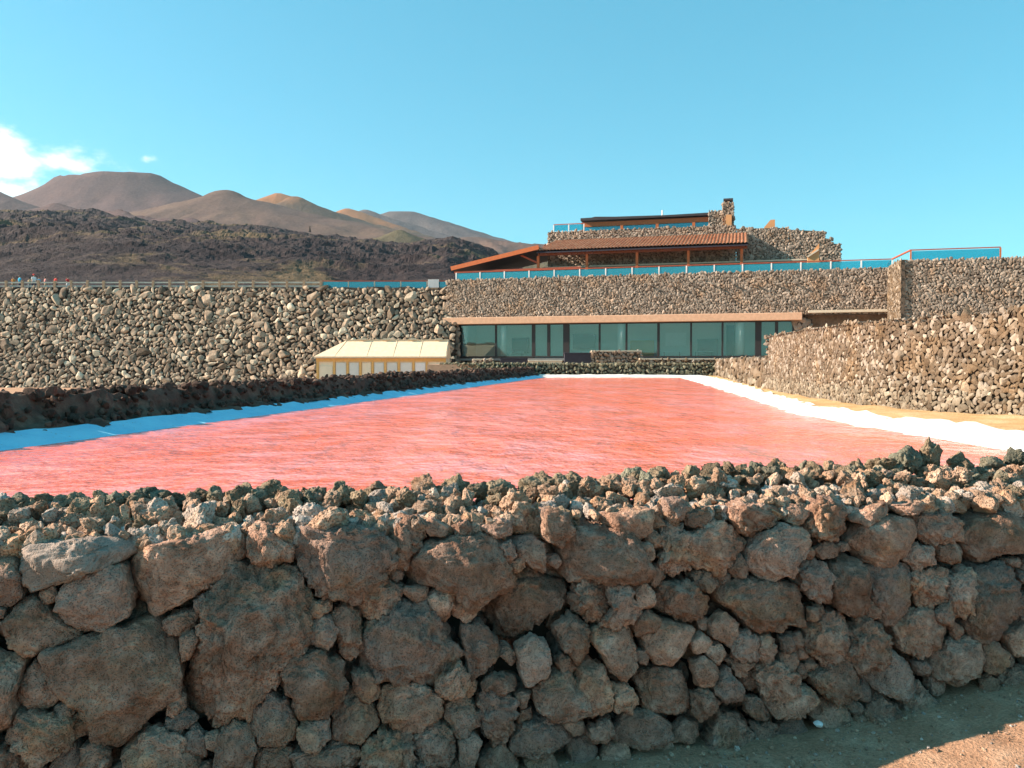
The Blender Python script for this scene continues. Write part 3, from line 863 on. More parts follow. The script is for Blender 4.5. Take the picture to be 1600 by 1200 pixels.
# a single plane: eave straight and level
ze = bz(1000, 386.5, TE); zu = bz(1000, 371.2, TU)
sa, sb = bs(838, TE), bs(1168, TE)
tile_roof(bd, 'tile_roof', (sa - .0, TE, ze), (sb, TE, ze), (sa + 1.4, TU, zu), (sb, TU, zu), 60)
MB().poly([(sa, TE + .02, ze - .10), (sb, TE + .02, ze - .10), (sb, TU, zu - .10), (sa + 1.4, TU, zu - .10), (sa, TE + .02, ze - .22), (sb, TE + .02, ze - .22), (sb, TU, zu - .22), (sa + 1.4, TU, zu - .22)], [(0,1,2,3),(7,6,5,4),(0,4,5,1),(1,5,6,2),(2,6,7,3),(3,7,4,0)]).build('roof_boarding', M['dark_board'], bd)
MB().box((sa, TE + .75, ze - .42), (sb - .05, TE + 1.0, ze + .0)).build('eave_beam', M['beam_wood'], bd)
nr = 26
for k in range(nr + 1):
    s_ = sa + .15 + (sb - sa - .3) * k / nr
    MB().beam((s_, TE + .34, ze - .30), (s_, TU, zu - .32), .10, .14).build('rafter', M['beam_wood'], bd)
for px in (841, 917, 995, 1075, 1158):
    s_ = bs(px, TE + .9)
    MB().box((s_ - .14, TE + .74, ZTOP - .3), (s_ + .14, TE + 1.02, ze - .42)).build('canopy_post', M['orange_wood'], bd, bevel=.02)
# left wing roof, falling to the left
A0 = B(705, 419.5, TE); A1 = B(842, 386, TE)
tile_roof(bd, 'tile_roof', (A0[0], TE, A0[1]), (A0[0], TE + 9, A0[1]), (A1[0], TE, A1[1]), (A1[0], TE + 9, A1[1]), 30)
MB().poly([(A0[0], TE + .03, A0[1] - .05), (A1[0], TE + .03, A1[1] - .05), (A1[0], TE + .03, A1[1] - .25), (A0[0], TE + .03, A0[1] - .25), (A0[0], TE + 9, A0[1] - .05), (A1[0], TE + 9, A1[1] - .05), (A1[0], TE + 9, A1[1] - .25), (A0[0], TE + 9, A0[1] - .25)], [(0,1,2,3),(7,6,5,4),(0,4,5,1),(1,5,6,2),(2,6,7,3),(3,7,4,0)]).build('roof_boarding', M['dark_board'], bd)
MB().beam((A0[0], TE - .05, A0[1] - .02), (A1[0], TE - .05, A1[1] - .02), .18, .46).build('barge_board', M['orange_wood'], bd)
MB().box((A0[0] + 2.0, TE + 6, ZTOP - .3), (A1[0] + 1, TE + 6.3, A0[1] + .2)).build('wing_back_wall', M['dark_board'], bd)
MB().beam((A0[0] + .3, TE + .3, A0[1] - .42), (A1[0] + 4.6, TE + .3, A0[1] - .32), .2, .24).build('tie_beam', M['red_wood'], bd)
MB().beam((bs(812, 2.), 2.0, bz(812, 398, 2.)), (bs(842, 2.), 2.0, bz(842, 412, 2.)), .14, .2).build('brace', M['red_wood'], bd)
# upper pavilion
TP = 9.0
pz0 = ZTOP + 1
pb = MB().box((bs(912, TP), TP + .1, pz0), (bs(1138, TP), TP + .16, bz(1000, 351, TP))).build('clerestory_glass', M['rail_glass'], bd)
MB().box((bs(912, TP), TP + 2.5, pz0), (bs(1138, TP), TP + 2.7, bz(1000, 347, TP))).build('pavilion_back', M['interior'], bd)
zb0 = bz(1000, 351, TP); zb1 = bz(1000, 344, TP)
MB().box((bs(908, TP), TP - .05, zb0), (bs(1142, TP), TP + .25, zb1)).build('ring_beam', M['orange_wood'], bd)
wedge('pavilion_roof', [B(x, y, TP - .4) for x, y in ((907, 345), (1108, 336), (1108, 332), (1040, 336), (960, 338.5), (930, 338.5), (924, 340), (907, 341))], TP - .4, TP + 7, M['slab'])
for px in (911, 971, 1026, 1083, 1137):
    s_ = bs(px, TP); MB().box((s_ - .16, TP - .1, pz0), (s_ + .16, TP + .08, zb0)).build('pavilion_post', M['orange_wood'], bd)
def stone_block(name, s0_, s1_, t0, t1, z0, z1, seed):
    o_ = MB().box((s0_ + .1, t0 + .1, z0), (s1_ - .1, t1 - .1, z1 - .04)).build(name, M['core'], bd)
    stone_face(o_, np.array([(s0_, t0), (s1_, t0)]), z0, z1, [(.15, 400), (.11, 2500), (.08, 5000)], seed, M['facade'], 0, -1, 0, grow=1.3, depth=.5)
    stone_face(o_, np.array([(s0_, t1), (s0_, t0)]), z0, z1, [(.15, 400), (.11, 2500), (.08, 5000)], seed + 1, M['facade'], 0, -1, 0, grow=1.3, depth=.5)
    return o_
TCH = 7.6
stone_block('chimney', bs(1128, TCH), bs(1145.5, TCH), TCH, TCH + 1.2, ZTOP + 2, bz(1137, 316, TCH), 81)
chs = [o for o in bd.children if o.name.startswith('chimney')][0]
MB().box((bs(1129, TCH), TCH - .05, bz(1137, 313.2, TCH)), (bs(1144, TCH), TCH + 1.2, bz(1137, 310, TCH))).build('chimney_cap', M['slab'], chs)
for px in (1131, 1142): 
    for dt in (.15, 1.0): MB().box((bs(px, TCH) - .06, TCH + dt - .06, bz(1137, 317, TCH)), (bs(px, TCH) + .06, TCH + dt + .06, bz(1137, 313, TCH))).build('cap_support', M['slab'], chs)
stone_block('chimney_shoulder', bs(1107, TCH + .3), bs(1129, TCH + .3), TCH + .3, TCH + 1.4, ZTOP + 2, bz(1120, 329, TCH), 83)
MB().box((bs(1133, TCH - .5), TCH - .6, ZTOP + 2), (bs(1142, TCH - .5), TCH - .05, bz(1137, 337, TCH))).build('chimney_foot', M['orange_render'], bd)
s_, z_ = B(1035, 336, 10.); MB().bar((s_, 10., z_ - .5), (s_, 10., z_ + .55), .12, 10, .09).build('vent_pipe', M['white'], bd)
# small roof-terrace railing
rt = empty('roof_railing', LC, RZ, label='small teal glass railing with thin red rail on the upper stone block', cat='railing')
zr = bz(880, 361, 5.6)
railing(rt, [(bs(865, 5.4), 5.4, zr), (bs(912, 5.4), 5.4, zr)], 1.9, bz(880, 351, 5.6) - zr, M['red_wood'], M['white'], M['rail_glass'], .05, .05)

# ------------------------------------------------------------------ small walls in front of the glass
def lowbox(name, x0, x1, ytop, ybot, Y, dep, label, mats=M['facade'], seed=1, stones=True):
    a = at(x0, ybot, Y); b = at(x1, ytop, Y)
    e = empty(name, ((a.x + b.x) / 2, Y, 1.3), 0, label, 'wall')
    hw = (b.x - a.x) / 2; z1 = b.z - 1.3
    MB().box((-hw + .06, .08, -.2), (hw - .06, dep, z1 - .04)).build('wall_core', M['core'], e)
    stone_face(e, np.array([(-hw, .03), (hw, .03)]), -.2, z1, [(.22, 60), (.17, 600), (.12, 2500), (.09, 4000)], seed, mats, 0, -1, 0)
    stone_face(e, np.array([(-hw, dep), (-hw, .03)]), -.2, z1, [(.22, 30), (.17, 200), (.12, 500)], seed + 3, mats, 0, -1, 0)
    MB().box((-hw - .05, -.05, z1 - .03), (hw + .05, dep + .05, z1 + .09)).build('coping', M['coping'], e, bevel=.01)
    return e
lowbox('planter_wall', 925, 1002, 549, 566, 75., .7, 'stone planter wall with pale coping in front of the middle windows', seed=91)
lowbox('planter_wall', 740, 770, 562, 580, 76., .6, 'short stone stub wall beside the dark storage bin', seed=92)
lowbox('planter_wall', 1000, 1190, 561.5, 568, 73., .5, 'long low tan wall strip under the windows beside the tall tan wall', M['right'], seed=93)
def slab_thing(name, x0, x1, yt, yb, Y, dep, mat, label, cat):
    a = at(x0, yb, Y); b = at(x1, yt, Y)
    e = empty(name, ((a.x + b.x) / 2, Y, 1.36), 0, label, cat); hw = (b.x - a.x) / 2; z1 = b.z - 1.36
    MB().box((-hw, 0, -.02), (hw, dep, z1 - .12)).build('body', mat, e, bevel=.02)
    MB().box((-hw - .05, -.05, z1 - .12), (hw + .05, dep + .05, z1)).build('lid', mat, e, bevel=.02)
    return e
slab_thing('storage_bin', 782, 824, 559.5, 571, 75.5, .8, M['dark_board'], 'dark low storage bin below the second window', 'bin')
slab_thing('ramp_wall', 826, 878, 563, 571, 75.0, .5, M['coping'], 'pale low wall between the dark bin and the planter wall', 'wall')
slab_thing('shade_box', 882, 924, 551, 566, 75.0, .9, M['dark_board'], 'dark box painted as the shaded face of the stone planter wall', 'shade_box')  # dark box stands in for the planter wall's shaded face, shade in its colour

# ------------------------------------------------------------------ pale shed in front of the boulder wall
YS = 79.0
sl, sr_ = at(493, 560, YS).x, at(698, 560, YS).x
sg = ground_z(np.array([(sl + sr_) / 2]), np.array([YS]))[0]
sh = empty('market_shed', ((sl + sr_) / 2, YS, sg), 0, label='long pale yellow timber shed with hipped roof in front of the boulder wall', cat='shed')
hw = (sr_ - sl) / 2; ze_ = Zat(557, YS) - sg; zr_ = Zat(532, YS + 2.6) - sg
so = .35
rf = MB().poly([(-hw - .1, -so, ze_), (hw, -so, ze_), (hw, 2.6, zr_), (-hw + 2.5, 2.6, zr_), (hw, 5.4, ze_), (-hw - .1, 5.4, ze_), (-hw - .1, -so, ze_ - .16), (hw, -so, ze_ - .16), (hw, 5.4, ze_ - .16), (-hw - .1, 5.4, ze_ - .16)],
        [(0,1,2,3),(3,2,4,5),(0,3,5),(1,4,2),(0,6,7,1),(1,7,8,4),(4,8,9,5),(5,9,6,0),(6,9,8,7)]).build('roof', M['shed_roof'], sh)
MB().beam((-hw + 2.4, 2.6, zr_ + .03), (hw, 2.6, zr_ + .03), .3, .12).build('ridge_cap', M['shed_roof'], rf)
for k in range(5):
    s_ = -hw + 2.5 + (2 * hw - 2.6) * k / 4
    MB().beam((s_ - .6 * (k == 0), -so + .02, ze_ + .02), (s_, 2.55, zr_ + .02), .06, .012).build('roof_batten', M['shed_roof'], rf)
for px in (568, 604, 645, 686):
    s_ = at(px, 530, YS + 2.6).x - (sl + sr_) / 2
    MB().box((s_ - .35, 2.35, zr_ + .05), (s_ + .35, 2.85, zr_ + .22)).build('ridge_vent', M['coping'], rf)
MB().box((-hw + .15, .12, 0), (hw - .1, 5.0, ze_ - .17)).build('body', M['shed_panel'], sh)
edges = [493, 500, 523, 543, 563, 581, 602, 622, 644, 650, 668, 698]
for k, px in enumerate((496, 522, 543, 563, 582, 602, 623, 646, 667, 695)):
    s_ = at(px, 560, YS).x - (sl + sr_) / 2
    MB().box((s_ - .11, -.02, 0), (s_ + .11, .16, ze_ - .17)).build('post', M['shed_frame'], sh)
MB().box((-hw + .1, -.03, ze_ - .5), (hw - .1, .1, ze_ - .18)).build('eave_beam', M['shed_frame'], sh)
xs_ = [at(px, 560, YS).x - (sl + sr_) / 2 for px in (496, 522, 543, 563, 582, 602, 623, 646, 667, 695)]
for k, (a, b) in enumerate(zip(xs_[:-1], xs_[1:])):
    MB().box((a + .16, .04, .1), (b - .16, .115, ze_ - (.95 if k in (0, 8) else .62))).build('shutter', M['sheet'] if k in (1, 2, 4, 5, 6, 8) else M['white'] if k == 7 else M['shed_panel'], sh, bevel=.015)

# ------------------------------------------------------------------ railings along the top of the boulder wall
def rp(x, back=.6): return Vector((x, ytop(x) + back, ztop(x) - .05))
mo = rp(-30)
mint = empty('path_railing', mo, label='pale two-bar railing on wooden posts along the boulder wall top', cat='railing')
x0_, x1_ = -74.0, at(500, 440, ytop(-20)).x
n_ = int((x1_ - x0_) / 1.95)
for k in range(n_ + 1):
    q = rp(x0_ + (x1_ - x0_) * k / n_, .30) - mo
    MB().box((q.x - .12, q.y - .10, q.z - .2), (q.x + .12, q.y + .10, q.z + .86 + .04 * math.sin(k * 2.3))).build('post', M['post_wood'], mint)
for z_ in (.20, .62):
    MB().beam(rp(x0_, .46) - mo + Vector((0, 0, z_)), rp(x1_, .46) - mo + Vector((0, 0, z_)), .08, .15).build('rail', M['pale_rail'], mint)
lo_ = rp(-15)
lr = empty('terrace_railing', lo_, label='glass railing with red handrail between the wooden railing and the canopy', cat='railing')
railing(lr, [rp(x1_ + .1) - lo_, rp(at(708, 440, ytop(-6)).x) - lo_], 2.85, .80, M['red_wood'], M['coping'], M['rail_glass'])
xq = at(677, 440, ytop(-8)).x
sg_ = empty('notice_board', rp(xq, .2), label='blank white notice board on the terrace railing beside the tiled canopy', cat='sign')
MB().box((-.62, -.03, -.0), (.62, .03, .93)).build('board', M['white'], sg_, bevel=.01)
MB().box((-.5, .032, -.2), (.5, .08, .8)).build('backing', M['post_wood'], sg_)
pa_, pb_ = -80.0, -7.0
tag(MB().poly([(x, ytop(x) + b_, ztop(x) + z_) for z_ in (-1.2, -.14) for x, b_ in ((pa_, .45), (pb_, .45), (pb_, 12), (pa_, 12))], [(0,3,2,1),(4,5,6,7),(0,1,5,4),(1,2,6,5),(2,3,7,6),(3,0,4,7)]).build('path', M['sand']), kind='structure')

# ------------------------------------------------------------------ people on the path
def skin_mat(name, c): return plain(name, c, .6, .3, .05, 8.)
SK = skin_mat('skin', (.55, .33, .22)); HAIR = skin_mat('hair', (.06, .04, .03)); SHOE = skin_mat('shoe', (.05, .05, .055))
def lathe(mb, rings, n=12):
    pts = []; 
    for (cx, cy, cz, rx, ry) in rings:
        for i in range(n):
            a = 2 * math.pi * i / n; pts.append((cx + rx * math.cos(a), cy + ry * math.sin(a), cz))
    fs = []
    for k in range(len(rings) - 1):
        for i in range(n): fs.append((k*n+i, k*n+(i+1)%n, (k+1)*n+(i+1)%n, (k+1)*n+i))
    fs += [tuple(reversed(range(n))), tuple(range((len(rings)-1)*n, len(rings)*n))]
    mb.poly(pts, fs)
def person(x, y, z, h, rz, shirt, legs, label, arm=0.0, hair=HAIR, hat=None):
    e = empty('person', (x, y, z), rz, label, 'person', 'people walking on the path above the boulder wall')
    k = h / 1.75
    J = {'pel': (0,0,.95), 'spine': (0,.0,1.15), 'chest': (0,.01,1.36), 'neck': (0,0,1.49), 'head0': (0,-.01,1.56), 'head1': (0,-.015,1.66), 'head2': (0,-.005,1.74)}
    rr = {'pel': .15, 'spine': .13, 'chest': .15, 'neck': .055, 'head0': .075, 'head1': .095, 'head2': .05}
    E = [('pel','spine'),('spine','chest'),('chest','neck'),('neck','head0'),('head0','head1'),('head1','head2')]
    for s, n in ((-1, 'l'), (1, 'r')):
        st = .10 * s * arm
        J.update({'hip'+n: (.10*s,0,.90), 'kn'+n: (.105*s,-.02-st,.50), 'an'+n: (.11*s,.04-st*2,.09), 'toe'+n: (.12*s,-.13-st*2,.035),
                  'sh'+n: (.19*s,.0,1.42), 'el'+n: (.26*s,.03+st,1.13), 'wr'+n: (.27*s,-.08+st*2,.90), 'pa'+n: (.27*s,-.11+st*2,.83)})
        rr.update({'hip'+n: .095, 'kn'+n: .06, 'an'+n: .042, 'toe'+n: .035, 'sh'+n: .062, 'el'+n: .042, 'wr'+n: .028, 'pa'+n: .032})
        E += [('pel','hip'+n),('hip'+n,'kn'+n),('kn'+n,'an'+n),('an'+n,'toe'+n),('chest','sh'+n),('sh'+n,'el'+n),('el'+n,'wr'+n),('wr'+n,'pa'+n)]
        for f in range(5):
            o_ = (f - 2) * .018
            q = J['pa'+n]
            base = (q[0] - .005*s, q[1] + o_ , q[2] - .03) if f else (q[0] - .02*s, q[1] - .035, q[2])
            tip = (base[0] - .02*s, base[1] - .012, base[2] - (.055, .065, .075, .07, .055)[f])
            J['f%s%d' % (n, f)] = base; J['g%s%d' % (n, f)] = tip; rr['f%s%d' % (n, f)] = .010; rr['g%s%d' % (n, f)] = .008
            E += [('pa'+n, 'f%s%d' % (n, f)), ('f%s%d' % (n, f), 'g%s%d' % (n, f))]
    names = list(J); me = bpy.data.meshes.new('body')
    me.from_pydata([tuple(c * k for c in J[n]) for n in names], [(names.index(a), names.index(b)) for a, b in E], [])
    o = link('body', me, SK, e)
    md = o.modifiers.new('skin', 'SKIN'); md.use_smooth_shade = True
    lay = me.skin_vertices[0] if len(me.skin_vertices) else None
    if lay is None:
        bm = bmesh.new(); bm.from_mesh(me); bm.verts.layers.skin.verify(); bm.to_mesh(me); bm.free(); lay = me.skin_vertices[0]
    for i, n in enumerate(names):
        lay.data[i].radius = (rr[n] * k, rr[n] * k * (.72 if n in ('pel', 'spine', 'chest') else 1)); lay.data[i].use_root = (n == 'pel')
    o.modifiers.new('sub', 'SUBSURF').render_levels = 1
    # clothes
    m = MB(); lathe(m, [(0, 0, .93*k, .19*k, .15*k), (0, 0, 1.12*k, .175*k, .135*k), (0, .005, 1.35*k, .205*k, .15*k), (0, .005, 1.44*k, .17*k, .12*k), (0, 0, 1.49*k, .075*k, .075*k)])
    for s, n in ((-1, 'l'), (1, 'r')):
        a_ = Vector(J['sh'+n]) * k; b_ = Vector(J['el'+n]) * k
        m.bar(a_ + Vector((-.03*s, 0, .02)), a_.lerp(b_, .85), .082 * k, 10, .068 * k)
    m.build('shirt', shirt, e, smooth=True)
    m = MB(); lathe(m, [(0, 0, .84*k, .175*k, .14*k), (0, 0, 1.0*k, .165*k, .135*k)])
    for s, n in ((-1, 'l'), (1, 'r')):
        m.bar(Vector(J['hip'+n]) * k, Vector(J['kn'+n]) * k, .11 * k, 10, .085 * k)
        m.bar(Vector(J['kn'+n]) * k, Vector(J['an'+n]) * k, .085 * k, 10, .07 * k)
    m.build('trousers', legs, e, smooth=True)
    for s, n in ((-1, 'l'), (1, 'r')):
        t_, a_ = Vector(J['toe'+n]) * k, Vector(J['an'+n]) * k
        MB().bar(Vector((a_.x, a_.y + .03, .05 * k)), Vector((t_.x, t_.y - .03, .045 * k)), .05 * k, 8, .045 * k).build('shoe', SHOE, e, smooth=True)
    m = MB(); lathe(m, [(0, .02*k, 1.60*k, .085*k, .085*k), (0, .022*k, 1.67*k, .112*k, .108*k), (0, .012*k, 1.74*k, .10*k, .10*k), (0, .01*k, 1.785*k, .045*k, .045*k)])
    m.build('hair', hair, e, smooth=True)
    fc = MB()
    fc.bar((0, -.100*k, 1.655*k), (0, -.128*k, 1.635*k), .014*k, 6, .010*k); fc.build('nose', SK, e)
    for s in (-1, 1):
        MB().bar((.036*s*k, -.094*k, 1.672*k), (.036*s*k, -.103*k, 1.672*k), .011*k, 8).build('eye', HAIR, e)
        MB().bar((.094*s*k, -.01*k, 1.655*k), (.108*s*k, .0, 1.655*k), .022*k, 8, .015*k).build('ear', SK, e)
    MB().box((-.025*k, -.104*k, 1.60*k), (.025*k, -.085*k, 1.608*k)).build('mouth', plain('lips', (.4, .15, .12)), e)
    if hat:
        m = MB(); lathe(m, [(0, 0, 1.70*k, .17*k, .18*k), (0, 0, 1.715*k, .17*k, .18*k), (0, 0, 1.72*k, .115*k, .12*k), (0, 0, 1.82*k, .09*k, .095*k)]); m.build('hat', hat, e, smooth=True)
    return e
cloth = lambda n, c: plain(n, c, .9, .1, .1, 10.)
BLU, RED, PNK, WHT, TAN, NVY, ORG, GRY = (cloth('cloth_%d' % i, c) for i, c in enumerate([(.05, .42, .62), (.70, .07, .06), (.75, .32, .28), (.78, .78, .76), (.45, .33, .2), (.04, .05, .09), (.6, .25, .08), (.3, .3, .3)]))
YP = ytop(-54) + 2.0
ppl = [(21, 1.50, ORG, TAN, .4, 'person in orange top beside the walker in bright blue shirt', None), (31, 1.72, BLU, NVY, 2.4, 'person in bright blue shirt with dark trousers at the wooden railing', None),
       (46, 1.48, TAN, GRY, 3.0, 'person in tan top between the blue shirt and the white shirt', None), (53, 1.80, WHT, NVY, .8, 'tall person with red hat and white shirt on the path', RED),
       (61, 1.55, BLU, GRY, 1.6, 'person in blue top and grey trousers close beside the red hat', None), (71, 1.62, PNK, TAN, 2.2, 'person in pale pink top standing alone on the path', None),
       (87, 1.56, RED, NVY, 2.8, 'person in red shirt and dark trousers at the wooden railing', None), (106, 1.60, RED, WHT, 1.2, 'person in red shirt and white trousers at the wooden railing', None)]
for i, (px, h_, s_, l_, rz_, lab, hat_) in enumerate(ppl):
    q = at(px, 440, YP + (i % 3) * .5)
    person(q.x, q.y, ztop(q.x) - .14, h_, rz_, s_, l_, lab, arm=(1 if i % 2 else -.6), hat=hat_)

# ------------------------------------------------------------------ lava field and hills
SKY = [(-400, 318), (-200, 322), (0, 328), (80, 326), (160, 325), (230, 334), (300, 338), (400, 345), (480, 357), (560, 371), (600, 376), (650, 377), (700, 376), (730, 384), (760, 396), (790, 410), (830, 430), (880, 470), (1000, 555), (1400, 580)]
tx = [(x - 800) / F for x, y in SKY]; ty = [(565 - y) / F for x, y in SKY]
YC = 560.0
na, nd = 550, 340
th = np.linspace(-.95, .22, na); dd = np.geomspace(104, 1500, nd)
TH, DD = np.meshgrid(th, dd)
X = TH * DD; Y = DD
e = np.interp(TH, tx, ty)
zc_ = e * YC + EYE
g_ = np.clip((DD - 104) / (YC - 104), 0, None)
gg = np.where(g_ < 1, g_ ** .9, 1 - (g_ - 1) * .10)
Zt = 7.5 + (zc_ - 7.5) * gg
PP = np.column_stack([X.ravel(), Y.ravel(), np.zeros(X.size)])
amp = np.clip((DD.ravel() - 100) / 120, .12, 1.3) * np.clip((TH.ravel() * -1 + .1) * 8, .0, 1)
n1 = fbm(PP / 110. , 3, 301) * 6
n2 = fbm(PP / 34. , 5, 302, .5, ridge=True) * 2.6
n3 = fbm(PP / 5.5, 4, 303, .55, billow=True) * 1.1 - 3.0
Zt = Zt.ravel() + amp * (n1 + n2 + n3)
V = np.column_stack([X.ravel(), Y.ravel(), Zt])
ii = np.arange(na * nd).reshape(nd, na)
Q = np.stack([ii[:-1, :-1].ravel(), ii[:-1, 1:].ravel(), ii[1:, 1:].ravel(), ii[1:, :-1].ravel()], 1)
def lava_mat():
    t = NT('lava_field'); p = t.pos()
    a = t.noise(p, .018, 6, .65, .6); b = t.noise(p, .12, 6, .7); f = t.noise(p, .55, 5, .7)
    c = t.ramp(b, [(.28, (.022, .016, .017)), (.5, (.048, .036, .036)), (.72, (.088, .067, .060))])
    c = t.mix(t.rng(t.math('ADD', a, t.math('MULTIPLY', b, .35)), .70, .82, 0, .85, True), c, t.ramp(f, [(.3, (.10, .066, .038)), (.7, (.20, .145, .08))]))
    c = t.mix(t.rng(f, .66, .74, 0, .75), c, (.24, .20, .17))
    c = t.mix(t.rng(f, .36, .26, 0, .6), c, (.02, .018, .02))
    h = t.math('ADD', f, t.math('MULTIPLY', t.noise(p, 1.6, 4, .7), .5))
    return t.bsdf(c, .95, .1, t.bump(h, .8, 1.6))
lav = tag(link('lava_field', mesh_np('lava_field', V, Q, False), lava_mat()), kind='structure')

def hill_mat(name, stops, k=1.0, warm=None, zwarm=None):
    t = NT(name); p = t.pos(); st = t.pos((1, 1, .25))
    a = t.noise(p, .006 * k, 6, .65); b = t.noise(st, .035 * k, 6, .7); s = t.noise(p, .18 * k, 3, .7)
    c = t.ramp(t.math('ADD', t.math('MULTIPLY', a, .55), t.math('MULTIPLY', b, .45)), stops)
    c = t.mix(1., c, t.rng(s, .35, .7, 1.12, .72), 'MULTIPLY')
    if zwarm:
        g2 = t.n('ShaderNodeSeparateXYZ'); t.t.links.new(p, g2.inputs[0])
        c = t.mix(t.rng(t.math('ADD', g2.outputs[2], t.math('MULTIPLY', b, zwarm[2])), zwarm[0], zwarm[1], 0, .8, True), c, zwarm[3])
    return t.bsdf(c, .95, .08, t.bump(t.math('ADD', a, b), .6, 4.))
def hill(px, ytop, D, r0, slope, skirt, mat, name='hill', flat=0., seed=1, ext=900., horn=None, ell=2.3, gull=.09, ry0=1.0, s2=.16, rnd=True, tilt=0.):
    """volcanic cone: flat or rounded crown of radius r0 px, flanks of `slope`, concave skirt"""
    c = at(px, ytop, D); H = c.z; r0m = r0 / F * D
    n = 100; u = np.linspace(-ext, ext, n); UXg, UYg = np.meshgrid(u, u)
    r = np.hypot(UXg, UYg * ell).ravel(); a = np.arctan2(UYg, UXg).ravel()
    an = np.column_stack([np.cos(a) * 3, np.sin(a) * 3, r / 400])
    gl = fbm(an * 2.2, 4, seed, .6) * gull * np.clip(r - r0m * .6, 0, 220)
    q = np.maximum(r - r0m, 0); rr_ = np.minimum(r, r0m) / max(r0m, 1)
    z = H - slope * skirt * (1 - np.exp(-q / skirt)) - s2 * q - flat * rr_ ** 2
    if rnd: z = z - slope * .18 * r0m * np.exp(-(q / (r0m * .35 + 10)) ** 2) * rr_ ** 4
    z = z + tilt * np.clip(UXg.ravel(), -r0m, r0m)
    z = z + gl + fbm(np.column_stack([UXg.ravel(), UYg.ravel(), r * 0]) / 45., 4, seed + 3) * 3.0 * ry0
    if horn: 
        hx, hh, hw_ = horn; hx = hx / F * D
        z += hh / F * D * np.exp(-((UXg.ravel() - hx) ** 2 + (UYg.ravel() + r0m * .2) ** 2) / (hw_ / F * D) ** 2)
    V = np.column_stack([UXg.ravel(), UYg.ravel(), z])
    ii = np.arange(n * n).reshape(n, n)
    Q = np.stack([ii[:-1, :-1].ravel(), ii[:-1, 1:].ravel(), ii[1:, 1:].ravel(), ii[1:, :-1].ravel()], 1)
    o = link(name, mesh_np(name, V, Q, True), mat, None, (c.x, D, 0))
    return tag(o, kind='structure')
HM_A = hill_mat('cinder_cone', [(.3, (.080, .052, .052)), (.5, (.108, .067, .062)), (.7, (.15, .086, .070))])
HM_B = hill_mat('brown_cone', [(.3, (.080, .050, .042)), (.5, (.118, .074, .056)), (.7, (.18, .112, .072))])
HM_C = hill_mat('ochre_cone', [(.3, (.065, .050, .038)), (.5, (.105, .078, .054)), (.7, (.18, .12, .07))], 1.6, zwarm=(330, 375, 40, (.34, .15, .06)))
HM_E = hill_mat('blue_grey_ridge', [(.3, (.085, .078, .080)), (.5, (.115, .102, .10)), (.7, (.16, .13, .115))])
HM_D = hill_mat('olive_knoll', [(.3, (.06, .05, .03)), (.5, (.11, .09, .05)), (.7, (.19, .15, .08))], 2.)
hill(172, 275, 1900, 78, .40, 150, HM_A, flat=3, seed=3, horn=(-76, 5, 9), ext=700, s2=.2, rnd=False, tilt=.05, gull=.035)
hill(-40, 283, 1600, 18, .30, 150, HM_A, seed=5, flat=6, ext=600, s2=.2)
hill(352, 297, 1500, 34, .14, 120, HM_B, seed=7, flat=12, ext=560, s2=.19, gull=.04)
hill(88, 318, 1250, 18, .25, 60, HM_A, seed=8, flat=4, ext=300, s2=.1)
hill(436, 299, 1750, 16, .16, 150, HM_C, seed=11, flat=8, ext=600, s2=.26)
hill(462, 306, 1640, 14, .2, 100, HM_C, seed=13, flat=4, ext=500, gull=.09, s2=.32)
hill(543, 324, 2050, 5, .2, 60, HM_C, seed=17, ext=500, gull=.08, s2=.3)
hill(572, 327, 2100, 6, .2, 60, HM_E, seed=19, ext=500, gull=.08, s2=.3)
hill(628, 330, 2300, 22, .15, 100, HM_E, seed=23, ext=700, gull=.07, s2=.27)
hill(625, 357, 1050, 14, .25, 40, HM_D, seed=29, ext=200, flat=4, gull=.1, s2=.2)
hill(735, 373, 1800, 30, .04, 60, HM_B, seed=31, ext=520, s2=.15)
# cairn on the lava ridge
q = at(484, 357, 555)
cn = empty('cairn', (q.x, q.y, q.z - 3.5), 0, 'small dark stone cairn on the lava ridge skyline', 'cairn')
for k in range(6):
    Vr, Fr = rock(3, 900 + k, 9); r_ = .8 - k * .09
    me = mesh_np('stone', Vr * r_ * np.array([1.2, 1, .75]), Fr); me.materials.append(M['core'])
    link('stone', me, None, cn, (.1 * (k % 2), 0, 1.5 + k * .7))

